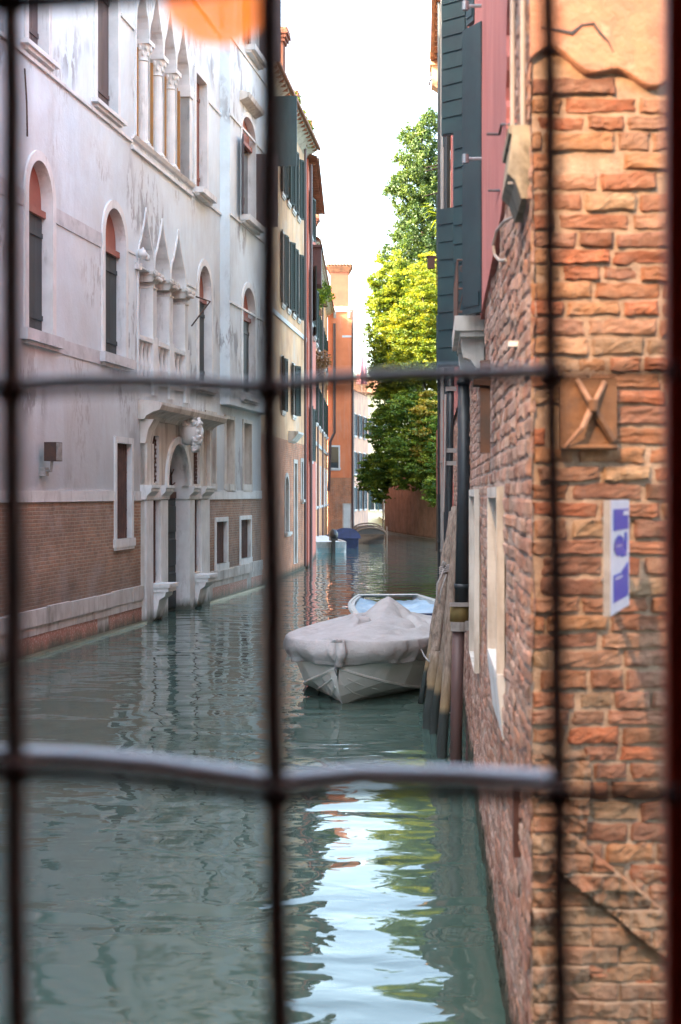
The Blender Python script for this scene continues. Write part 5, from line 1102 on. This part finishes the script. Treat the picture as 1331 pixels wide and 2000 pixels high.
mb = MB(); coil(pp(853, 1288, 17.3), .09, 60, 4, .011); mb.tube([pp(848, 1290, 17.2), pp(838, 1292, 17.4), pp(829, 1282, 18.5), pp(820, 1262, 20)], .010, 6); mb.tube([pp(848, 1288, 17.2), pp(846, 1305, 17.2), pp(849, 1318, 17.2)], .010, 6); tag(mb.build('rope', 'rope', smooth=True), 'mooring rope tied low on the pole and running to the covered boat', 'rope')

# ================================================================== trees over the garden wall
def tree(name, label, cat, base, **k):
    return thing(name, label, cat, base, None)
t = tree('conifer_tree', 'very tall dark conifer column rising behind the right-hand shutters', 'tree', (5.25, 93, .6))
lobes = []
for i in range(11):
    z = 11.5 + i * 1.42; w = np.interp(i, [0, 3, 6, 9, 10], [2.2, 2.2, 2.05, 1.75, 1.0]); lobes.append(((5.2 + .25 * math.sin(i * 2.1), 93 + .3 * math.cos(i), z), (w, w, 1.5)))
lobes += [((5.9, 93, 26.9), (.7, .7, 1.1)), ((3.1, 92.6, 18.6), (.55, .6, .5)), ((3.25, 92.8, 22.6), (.5, .5, .4)), ((4.4, 93, 26.3), (.8, .8, .7)), ((3.0, 92.6, 15.5), (.7, .6, .9))]
P, T = crown(lobes, 1700, 46, .30, 1.2, .55); leaves_obj('crown', 'lf_conifer', t, P, .10, (5.25, 93, .6), T); trunk(t, (5.25, 93, .6), (5.4, 93, 26), .42, .06, [(.5, (4.0, 92.6, 15)), (.7, (6.3, 92.6, 20))])
t = tree('maple_tree', 'bright yellow leaved tree at the right behind the garden wall', 'tree', (6.3, 88.5, .6))
lobes = [((3.2, 88.5, 13.2), (.9, 1.1, 1.1)), ((3.3, 88.5, 9.6), (1.0, 1.1, 1.0)), ((5.5, 88, 15.7), (1.7, 1.7, 2.0)), ((4.6, 87.5, 13.4), (1.6, 1.7, 1.9)), ((6.2, 88, 13.0), (1.6, 1.8, 2.6)), ((5.0, 87, 10.8), (1.9, 1.8, 1.5)), ((6.2, 87, 10.2), (1.5, 1.7, 1.6)), ((3.9, 87.2, 11.6), (1.0, 1.2, 1.4))]
P, T = crown(lobes, 1300, 44, .26, .5, .45); leaves_obj('crown', 'lf_yellow', t, P, .085, (6.3, 88.5, .6), T, .35); trunk(t, (6.3, 88.5, .6), (5.5, 88.2, 14.5), .26, .05, [(.5, (4.2, 87.5, 12)), (.55, (6.6, 87.5, 12)), (.7, (5.0, 87, 15))])
t = tree('poplar_tree', 'fresh green tree leaning over the canal left of the yellow one', 'tree', (5.7, 92, .6))
lobes = [((3.3, 90.5, 16.2), (1.3, 1.3, 2.2)), ((2.75, 90, 14.6), (1.1, 1.2, 1.5)), ((2.5, 90, 12.7), (1.0, 1.2, 1.6)), ((2.9, 90, 10.6), (1.2, 1.3, 1.7)), ((4.0, 90.5, 13.6), (1.4, 1.4, 2.6)), ((3.7, 90.3, 10.3), (1.6, 1.5, 1.6)), ((2.2, 90, 16.3), (.5, .5, .4)), ((2.05, 90, 14.9), (.4, .5, .4))]
P, T = crown(lobes, 1300, 44, .26, .6, .45); leaves_obj('crown', 'lf_green', t, P, .085, (5.7, 92, .6), T, .25); trunk(t, (5.7, 92, .6), (3.5, 90.8, 15.5), .28, .05, [(.45, (2.4, 90, 11.5)), (.6, (2.5, 90, 14)), (.7, (4.2, 90.4, 15))])
t = tree('overhanging_tree', 'dark green layered tree spilling over the garden wall towards the water', 'tree', (6.1, 88.6, .6))
lobes = [((3.4, 90, 8.6), (1.5, 1.8, 1.5)), ((2.9, 89.5, 6.9), (1.3, 1.6, 1.3)), ((4.6, 87, 8.0), (1.7, 1.8, 1.3)), ((5.7, 85, 6.6), (1.5, 1.8, 1.4)), ((4.4, 86.5, 5.7), (1.9, 1.8, 1.4)), ((2.5, 90.5, 4.4), (1.15, 1.3, 1.2)), ((1.8, 91, 3.7), (.7, .9, .9)), ((2.5, 90.8, 3.0), (.5, .7, .8)), ((4.2, 87.6, 3.9), (1.1, .9, .9)), ((3.2, 89.5, 4.9), (1.3, 1.4, 1.1)), ((5.9, 83.8, 5.0), (1.0, 1.4, 1.5)), ((5.6, 83.2, 3.4), (.7, .8, 1.3)), ((3.1, 91, 3.7), (.8, .9, .7)), ((5.0, 85.2, 4.3), (1.0, 1.0, .8))]
P, T = crown(lobes, 2000, 44, .30, .35, .45); leaves_obj('crown', 'lf_dark', t, P, .095, (6.1, 88.6, .6), T, .3); trunk(t, (6.1, 88.6, .6), (5.0, 87.5, 8), .25, .05, [(.4, (2.2, 90.4, 4.8)), (.5, (3.0, 89.6, 7)), (.6, (5.6, 85.5, 6.5))])
t = tree('layered_shrub', 'copper tipped shrub with flat horizontal sprays in front of the dark tree', 'shrub', (6.3, 85.6, .6))
lobes = [((5.15 + .35 * math.sin(i * 2.4), 84.6 + .5 * math.cos(i * 1.7), 8.8 - i * .46 + .12 * math.sin(i * 5)), (.55 + .35 * abs(math.sin(i * 1.3)), .9, .12 + .07 * (i % 3))) for i in range(10)]
P, T = crown(lobes, 230, 34, .30, .35, .3); leaves_obj('crown', 'lf_copper', t, P, .10, (6.3, 85.6, .6), T, .5); trunk(t, (6.3, 85.6, .6), (5.9, 85.2, 8.8), .12, .03, [(.3 + .1 * i, (5.0, 84.5, 5.2 + i * .7)) for i in range(5)])
t = tree('palm_tree', 'spiky palm tuft beside the green shutters against the conifer', 'palm', (3.9, 55, .6))
mb = MB(); 
for i in range(46):
    a = rng.uniform(0, 6.28); e = rng.uniform(-.6, 1.2); l = rng.uniform(.9, 1.3); c = Vector((3.98, 55, 13.6)); d = Vector((math.cos(a) * math.cos(e), math.sin(a) * math.cos(e), math.sin(e)))
    p1 = c + d * l * .6; p2 = c + d * l - Vector((0, 0, .3)); w = d.cross(Vector((0, 0, 1))).normalized() * .035; mb.tint = (rng.uniform(.3, .9),) * 3
    mb.face([tuple(c - w * .5), tuple(c + w * .5), tuple(p1 + w), tuple(p1 - w)]); mb.face([tuple(p1 - w), tuple(p1 + w), tuple(p2)])
mb.build('fronds', 'lf_green', t, normals=False); mb = MB(); mb.tube([(3.9, 55, .6), (3.95, 55, 7), (3.98, 55, 13.6)], [.22, .18, .14], 9); mb.build('trunk', 'bark', t)
for (nm, lab, F_px, Zp, py_, rad, n_, base_) in (('roof_plant', 'yellow green plants along the cream house roof gutter', (575, 592), 50.5, 235, .45, 90, ch), ('balcony_plant', 'bushy green plant on the upper balcony of the peach house', (612, 634), 68.0, 572, .55, 110, ph), ('hanging_plant', 'brownish trailing plant with flowers on the lower balcony of the peach house', (608, 628), 66.5, 705, .5, 110, ph)):
    ca, cb = pp(F_px[0], py_, Zp), pp(F_px[1], py_, Zp); g = thing(nm, lab, 'plant', tuple((Vector(ca) + Vector(cb)) / 2)); lobes = [((ca[0] + (cb[0] - ca[0]) * f, Zp + f, ca[2] + .35 * math.sin(f * 9)), (rad * .8, rad, rad)) for f in (0, .5, 1)]
    if nm == 'roof_plant': lobes = [(pp(574, 208, 50), (.15, .4, .35)), (pp(583, 232, 51.5), (.22, .6, .3)), (pp(594, 258, 53), (.28, .6, .45))]
    P, T = crown(lobes, n_, 26, .2, .8, .3); leaves_obj('foliage', 'flower' if nm == 'hanging_plant' else 'lf_green', g, P, .07, g.location, T)
    mb = MB(); zz = min(l[0][2] - l[1][2] for l in lobes) + .1
    for l in lobes: mb.box(l[0][0] - .2, l[0][0] + .12, l[0][1] - .3, l[0][1] + .3, l[0][2] - l[1][2] - .12, l[0][2] - l[1][2] + .12)
    mb.build('planter', 'roof', g)

# ================================================================== boats
def loft_hull(F, st, name, mat, parent, inner=None, rim=None, rimmat=None, th=.05):
    """st: (y, half beam at gunwale, gunwale z, half beam at chine, chine z, keel z)"""
    mb = MB(F); n = len(st)
    def sec(k):
        y, b, zg, c, zc, zk = st[k]; return [(-b, y, zg), (-(b * .55 + c * .45), y, zg * .45 + zc * .55), (-c, y, zc), (-c * .5, y, (zc + zk) / 2 - .012), (0, y, zk), (c * .5, y, (zc + zk) / 2 - .012), (c, y, zc), (b * .55 + c * .45, y, zg * .45 + zc * .55), (b, y, zg)]
    for k in range(n - 1):
        a, b = sec(k), sec(k + 1)
        for i in range(8): mb.face([a[i], a[i + 1], b[i + 1], b[i]])
    mb.face(sec(0)); return mb.build(name, mat, parent, merge=True)
# covered boat in front
bx, by = -.03, 18.7; ang = R(180 - 11.5)
FB = LocFr(bx + math.sin(R(11.5)) * 5.0 * 1.0, by + math.cos(R(11.5)) * 5.0, ang)
b1_ = thing('covered_boat', 'white motorboat under a wrinkled grey tarpaulin, moored in the middle of the canal', 'boat', tuple(FB.pt(0, 2.5, 0)))
st = [(0, .93, .70, .84, .02, -.2), (1.2, 1.0, .72, .88, .0, -.22), (2.4, 1.03, .74, .88, .0, -.22), (3.3, .98, .76, .82, .04, -.2), (3.9, .88, .78, .70, .14, -.16), (4.4, .70, .80, .50, .26, -.10), (4.7, .50, .81, .30, .36, -.02), (4.9, .28, .82, .14, .44, .12), (5.02, .03, .83, .015, .50, .30)]
st = [(y, b * 1.04, zg, c, zc, zk) for (y, b, zg, c, zc, zk) in st]
loft_hull(FB, st, 'hull', 'hull', b1_)
mb = MB(FB)
for sg in (-1, 1):
    mb.tube([(sg * s_[3] * 1.012, s_[0], s_[4] + .01) for s_ in st], [.022] * len(st), 6)
    for fr_ in (.45, .75): mb.tube([(sg * s_[3] * fr_, s_[0], s_[4] * fr_ + s_[5] * (1 - fr_) - .005) for s_ in st[3:-1]], .014, 5)
mb.build('spray_rail', 'hull', b1_)
ys = [s_[0] for s_ in st]; bs = [s_[1] for s_ in st]; zs_ = [s_[2] for s_ in st]
def cover(u, v):
    y = -.12 + 5.24 * (1 - (1 - v) ** 1.35); b = float(np.interp(y, ys, bs)) + .07
    if y > 4.7: b = max(.10, b)
    if v > .999: b = .0
    zr = float(np.interp(y, ys, zs_)) + .03
    q = -1 + 2 * u; a = abs(q); sg = 1 if q > 0 else -1
    n1 = mnoise.noise(Vector((q * 2.2, y * 1.3, 1))); n2 = mnoise.noise(Vector((q * 7, y * 3.5, 4)))
    if a > .80:                         # hanging skirt
        f = (a - .80) / .20; drop = .30 * f; bulge = .05 * math.sin(min(1, f * 1.2) * math.pi) + .022 * n2 * f + .045 * math.sin(y * 13 + 6 * n1 + sg) * f
        if f > .9: drop += .02 * math.sin(y * 9)
        yy = y + (.05 * math.sin(f * 3) if y > 4.6 else 0)
        return (sg * (b + bulge - .07 * f) * (1 if v < .999 else 0), yy, zr - drop - .012)
    x = q / .80 * b; k = 1 - (a / .80) ** 2.2
    py_ = y - 1.35; de = math.sqrt((py_ / (3.5 if py_ > 0 else 1.5)) ** 2 + ((x + .05) / 1.0) ** 2); dn = math.sqrt((py_ / (.62 if py_ > 0 else .9)) ** 2 + ((x + .05 + .2 * py_) / .36) ** 2)
    hump = .17 * max(0, 1 - dn) ** .75 + .03 * math.exp(-((y - 2.1) / .3) ** 2 - ((x - .25) / .25) ** 2)
    ridge = .27 * max(0, 1 - de) ** .95
    dx, dy = x + .05, y - 1.35; an = math.atan2(dy, dx); rad = math.hypot(dx, dy)
    fold = -.11 * (1 - abs(math.sin(an * 4.5 + 3.5 * n1))) ** 3 * math.exp(-((rad - 1.0) / .9) ** 2) + .05 * abs(n1) + .03 * abs(n2)
    crease = .05 * math.exp(-((x - .35 + .28 * (y - 2.2)) / .06) ** 2) * math.exp(-((y - 2.3) / .9) ** 2)
    return (x, y, zr + ridge + (hump + fold + crease) * min(1, k * 2.2))
mb = MB(FB); mb.grid(cover, 120, 130); o = mb.build('cover', 'cover', b1_, smooth=True, normals=False); o.modifiers.new('thickness', 'SOLIDIFY').thickness = .008
mb = MB(FB); mb.tube([(0, 5.09, .42), (.02, 5.12, .50), (0, 5.08, .9)], .009, 5); mb.ell((0, 5.07, .52), (.025, .025, .03), 8, 6); mb.build('bow_eye', 'zinc', b1_)
mb = MB(FB); mb.tube([(-.28, 4.86, .55), (.0, 5.11, .60), (.26, 4.88, .56)], .006, 5); mb.build('cover_cord', 'rope', b1_)
# open blue boat behind
def open_boat(F, parent, Lb, B, H, hullmat, inmat, rimmat, pointed=True):
    n = 12; st = []
    for i in range(n + 1):
        f = i / n; b = B * (1 - max(0, f - .45) ** 2.4 * (3.9 if pointed else 1.6)); b = max(.12, b * (.90 + .10 * min(1, f * 3))); st.append((f * Lb, b, H * (1 + .18 * f * f), b * .86, .02 + .25 * max(0, f - .6), -.18 + .35 * max(0, f - .75)))
    loft_hull(F, st, 'hull', hullmat, parent)
    mb = MB(F)
    for k in range(n):
        a, b = st[k], st[k + 1]
        for sg in (-1, 1):
            for (o0, z0_, o1, z1_) in ((.0, 0, -.10, .02), (-.10, .02, -.12, -.28),):
                mb.face([(sg * (a[1] + o0), a[0], a[2] + z0_), (sg * (b[1] + o0), b[0], b[2] + z0_), (sg * (b[1] + o1), b[0], b[2] + z1_), (sg * (a[1] + o1), a[0], a[2] + z1_)])
            mb.tube([(sg * a[1], a[0], a[2]), (sg * b[1], b[0], b[2])], .035, 6, cap=False)
    a = st[-1]; mb.face([(-a[1], a[0], a[2]), (a[1], a[0], a[2]), (a[1], a[0] - .3, a[2] + .03), (-a[1], a[0] - .3, a[2] + .03)]); a = st[0]; mb.box(-a[1], a[1], 0, .09, .0, a[2] + .02); mb.tube([(-st[-1][1], st[-1][0], st[-1][2]), (st[-1][1], st[-1][0], st[-1][2])], .035, 6)
    mb.build('gunwale', rimmat, parent)
    return st
a2 = R(-9); FB2 = LocFr(1.62, 23.6, a2)
b2_ = thing('open_boat', 'pale blue and white open boat half hidden behind the covered one', 'boat', tuple(FB2.pt(0, 2.4, 0)))
FB2 = LocFr(1.36, 23.9, R(4)); st2 = open_boat(FB2, b2_, 5.4, .98, .60, 'bluehull', 'tarp', 'whitehull', pointed=False)
mb = MB(FB2)
def tarp(u, v):
    y = 2.35 + 2.8 * v; b = float(np.interp(y, [s_[0] for s_ in st2], [s_[1] for s_ in st2])) - .10; x = (-1 + 2 * u) * b
    return (x, y, .50 + .08 * v - .22 * (1 - abs(-1 + 2 * u) ** 2) * (1 - v * .6) + .05 * mnoise.noise(Vector((x * 3, y * 2.5, 0))) + .02 * mnoise.noise(Vector((x * 9, y * 7, 0))) + .10 * v)
mb.grid(tarp, 40, 40); mb.build('tarpaulin', 'tarp', b2_, smooth=True, normals=False)
mb = MB(FB2); mb.grid(lambda u, v: ((-1 + 2 * u) * .84, .1 + 2.35 * v, .10), 2, 2); mb.build('floor', 'navytube', b2_, normals=False)
mb = MB(FB2); mb.box(-.86, .86, 2.2, 2.34, .48, .60); mb.box(-.86, .86, .15, .55, .40, .45); mb.build('thwart', 'navytube', b2_)
mb = MB(FB2); mb.tube([(.86, .3, .62), (.88, 1.8, .66), (.78, 3.6, .72)], .035, 7); mb.build('rub_strip', 'navytube', b2_)
mb = MB(FB2); mb.ell((-.55, 1.7, .42), (.28, .3, .22), 14, 9, .3); mb.build('tool_bag', 'black', b2_, smooth=True)
mb = MB(FB2); mb.tube([(.7, .1, .62), (.5, .3, .66), (.65, .6, .64), (.85, .4, .66), (.95, .0, .5)], .015, 6); mb.build('coiled_rope', 'iron', b2_)
# three boats at the far side
def outboard(F, parent, s=0, y=-.12, z=.55, k=1.0):
    mb = MB(F); mb.ell((s, y - .12 * k, z + .42 * k), (.20 * k, .30 * k, .24 * k), 16, 10, .05); mb.box(s - .16 * k, s + .16 * k, y - .32 * k, y + .10 * k, z + .16 * k, z + .30 * k); mb.box(s - .07 * k, s + .07 * k, y - .22 * k, y + .02 * k, z - .55 * k, z + .2 * k); mb.box(s - .18 * k, s + .18 * k, y - .30 * k, y, z - .42 * k, z - .39 * k)
    mb.tube([(s, y + .1, z + .35 * k), (s + .12, y + .5 * k, z + .42 * k)], .025, 6)
    mb.build('outboard_motor', 'black', parent, smooth=False)
x3 = (647 - CX) / FP * 68; F3 = LocFr(x3, 67.3, R(9))
b3_ = thing('turquoise_boat', 'small white and turquoise boat with black outboard motor by the far left wall', 'boat', (x3, 67.3, 0)); st3 = open_boat(F3, b3_, 4.6, .80, .52, 'cyanhull', 'whitehull', 'whitehull')
mb = MB(F3); mb.grid(lambda u, v: ((-1 + 2 * u) * .7 * (1 - .5 * v), .1 + 4.0 * v, .44 + .28 * v), 4, 6); mb.build('deck', 'whitehull', b3_); outboard(F3, b3_, .08, -.05, .42, 1.1)
x4 = (676 - CX) / FP * 74; F4 = LocFr(x4, 73.5, R(9))
b4_ = thing('navy_covered_boat', 'boat under a domed navy blue cover beside the turquoise boat', 'boat', (x4, 73.5, 0)); open_boat(F4, b4_, 4.6, .72, .5, 'navy', 'navy', 'navytube')
mb = MB(F4); mb.grid(lambda u, v: (-math.cos(u * math.pi) * .76 * (1 - .55 * v * v), -.05 + 4.4 * v, .5 + (.55 * math.sin(u * math.pi) + .02 * math.sin(u * 20)) * (1 - .5 * v)), 20, 12); mb.face([(-math.cos(i / 20 * math.pi) * .76, -.05, .5 + .55 * math.sin(i / 20 * math.pi)) for i in range(21)]); mb.build('cover', 'navy', b4_, smooth=True, normals=False)
x5 = (723 - CX) / FP * 80; F5 = LocFr(x5, 79, R(2))
b5_ = thing('wooden_barge', 'dark wooden boat with a low arched deck moored farthest down the canal', 'boat', (x5, 79, 0)); open_boat(F5, b5_, 7.5, .86, .55, 'darkhull', 'deckwood', 'deckwood')
mb = MB(F5)
for (y, z) in ((.0, 0), (1.4, .1), (2.8, .2)): mb.tube([(-.86 * math.cos(a), y, .56 + z + .36 * math.sin(a)) for a in [math.pi * i / 12 for i in range(13)]], .045, 6)
mb.build('roof_hoop', 'deckwood', b5_)
mb = MB(F5); mb.grid(lambda u, v: (-math.cos(u * math.pi) * .83, .02 + 6.0 * v, .54 + .05 * v + .34 * math.sin(u * math.pi)), 16, 6); mb.face([(-math.cos(i / 16 * math.pi) * .83, .02, .54 + .34 * math.sin(i / 16 * math.pi)) for i in range(17)]); mb.build('canopy', 'darkhull', b5_, normals=False)
mb = MB(F5); mb.tube([(.9, .1, -.3), (.9, .1, 1.0)], .05, 8); mb.tube([(.9, 3, -.3), (.9, 3, 2.4)], .05, 8); mb.build('post', 'deckwood', b5_)

# ================================================================== window grating close to the eye, frame and stand-in for a lamp reflection
GY = 1.0
def gp(px, py, Zd=GY): return ((px - CX) / FP * Zd, Zd, CH + (HY - py) / FP * Zd)
gr_ = thing('window_grating', 'blurred dark wrought iron window grating right in front of the view', 'grating', gp(525, 765))
vb = [[(x_, -900), (x_, 2900)] for x_ in (-2560, -2050, -1530, -1020, 1620, 2140, 2660)] + [[(-505, -500), (-500, 700), (-495, 1500), (-488, 2500)], [(22, -500), (22, 0), (24, 765), (28, 1500), (40, 2500)], [(527, -500), (527, 0), (526, 765), (538, 1550), (556, 2500)], [(1071, -500), (1072, 0), (1077, 735), (1092, 1550), (1098, 2500)]]
wv_ = [21] * 7 + [24, 23, 24, 21]
for k, pts in enumerate(vb):
    mb = MB(); P = [gp(*p) for p in pts]; Q = []
    for i in range(len(P) - 1):
        for f in (0, .25, .5, .75): Q.append(tuple(Vector(P[i]).lerp(Vector(P[i + 1]), f) + Vector((.0006 * math.sin(i * 5 + f * 9), 0, 0))))
    Q.append(P[-1]); mb.tube(Q, wv_[k] / FP * GY, 10); mb.build('upright_bar', 'bar', gr_, smooth=True)
hb = [([(-560, 2), (-40, 4), (22, 6), (100, 3), (260, -9), (527, -40), (1075, -60), (1330, -70)], 19), ([(-560, 760), (22, 765), (160, 757), (300, 757), (527, 770), (640, 755), (800, 745), (1000, 742), (1077, 735), (1180, 730), (1330, 728)], 12), ([(-560, 1480), (22, 1508), (160, 1512), (300, 1524), (450, 1546), (538, 1558), (700, 1543), (900, 1546), (1090, 1556), (1200, 1552), (1330, 1556)], 15)]
for k, (pts, w) in enumerate(hb):
    mb = MB(); mb.tube([gp(*p, GY - .012) for p in pts], w / FP * GY, 10); mb.build('cross_bar', 'bardark', gr_, smooth=True)
for (pts, r_, up, lab) in ((hb[1][0], 7, 20, 'thin pale blue strip imitating glare just above the middle crossbar, very blurred'), (hb[2][0], 16, 34, 'thicker pale blue strip imitating glare just above the lowest crossbar, very blurred')):
    mb = MB(); P = [gp(p[0], p[1] - up, 1.47) for p in pts if p[0] <= 1090]; mb.tube(P, r_ / FP * 1.47, 12); tag(mb.build('glare_strip', 'glareband', smooth=True), lab, 'glare strip')  # strips added to imitate the bluish glare above two crossbars
for (x_, y_) in ((24, 765), (526, 768), (1077, 738), (28, 1508), (538, 1556), (1091, 1555), (22, 2)):
    mb = MB(); c = gp(x_, y_, GY - .006); mb.ell(c, (.0115, .012, .0125), 12, 9, .25, x_); mb.build('forged_joint', 'bar', gr_, smooth=True)
mb = MB(); FY = 1.4; a = gp(1298, 0, FY)[0]; mb.box(a + .004, a + .12, FY, FY + .025, CH - 1.0, CH + 1.0); mb.box(a, a + .12, FY - .012, FY, CH - 1.0, CH + 1.0)
tag(mb.build('window_casement', 'framewood'), 'dark red varnished edge of an open window casement at the right', 'window frame')
# the dark room behind the window: front wall with its opening, side walls, floor and ceiling
mb = MB(); x0, x1, zl0, zl1 = -1.35, 1.35, 1.75, 4.4
for b in ((-3.2, x0, 1.15, 1.42, -.6, 6.5), (x1, 2.3, 1.15, 1.42, -.6, 6.5), (x0, x1, 1.15, 1.42, -.6, zl0), (x0, x1, 1.15, 1.42, zl1, 6.5)): mb.box(*b)
tag(mb.build('wall', 'plasterpillar'), kind='structure')
mb = MB(); mb.box(-3.2, -3.0, -4.2, 1.14, .8, 4.4); mb.box(2.1, 2.3, -4.2, 1.14, .8, 4.4); mb.box(-3.0, 2.1, -4.2, -4.0, .8, 4.4); tag(mb.build('room_walls', 'plasterpillar'), kind='structure')
mb = MB(); mb.box(-3.2, 2.3, -4.2, 1.14, .6, .79); tag(mb.build('floor', 'deckwood'), kind='structure')
mb = MB(); mb.box(-3.2, 2.3, -4.2, 1.14, 4.41, 4.6); tag(mb.build('ceiling', 'darkred'), kind='structure')
# glowing amber shape added in place of a lamp's reflection in the glass
m, nt, N, Lk, P = new_mat('amber_reflection_glow'); P.inputs['Base Color'].default_value = (.9, .45, .12, 1); P.inputs['Emission Color'].default_value = (1.0, .31, .05, 1); P.inputs['Emission Strength'].default_value = .06; P.inputs['Roughness'].default_value = .3; P.inputs['Transmission Weight'].default_value = .0; P.inputs['Alpha'].default_value = .68
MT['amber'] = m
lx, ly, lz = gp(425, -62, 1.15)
lp = thing('lamp_reflection', 'glowing amber shape standing in for a lamp reflection in the window glass, blurred at the top', 'lamp', (lx, ly, lz))
mb = MB(); mb.lathe(lx, ly, [(.0, lz - .060), (.022, lz - .056), (.040, lz - .040), (.049, lz - .015), (.050, lz + .02), (.040, lz + .05), (.015, lz + .07), (.012, lz + .075)], 28); mb.build('glow_bowl', 'amber', lp, smooth=True)
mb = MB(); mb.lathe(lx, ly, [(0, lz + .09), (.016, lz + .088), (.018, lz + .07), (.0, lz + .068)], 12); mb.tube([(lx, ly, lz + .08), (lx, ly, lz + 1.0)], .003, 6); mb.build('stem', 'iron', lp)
# added spot without a fixture, out of frame, warming the brick end wall
sp = bpy.data.lights.new('added_warm_spot', 'SPOT'); sp.energy = 95; sp.color = (1.0, .62, .34); sp.spot_size = R(75); sp.spot_blend = .6; sp.shadow_soft_size = .05
so = bpy.data.objects.new('added_warm_spot', sp); COL.objects.link(so); so.location = (-.15, 3.1, 5.5)
pl_ = bpy.data.lights.new('added_warm_point', 'POINT'); pl_.energy = .015; pl_.color = (1.0, .42, .10); pl_.shadow_soft_size = .04  # point light added inside the amber shape to warm bars and casement
po = bpy.data.objects.new('added_warm_point', pl_); COL.objects.link(po); po.location = (lx, ly - .01, lz + .0)
so.rotation_euler = (Vector((1.15, 5.5, 2.9)) - so.location).to_track_quat('-Z', 'Y').to_euler()
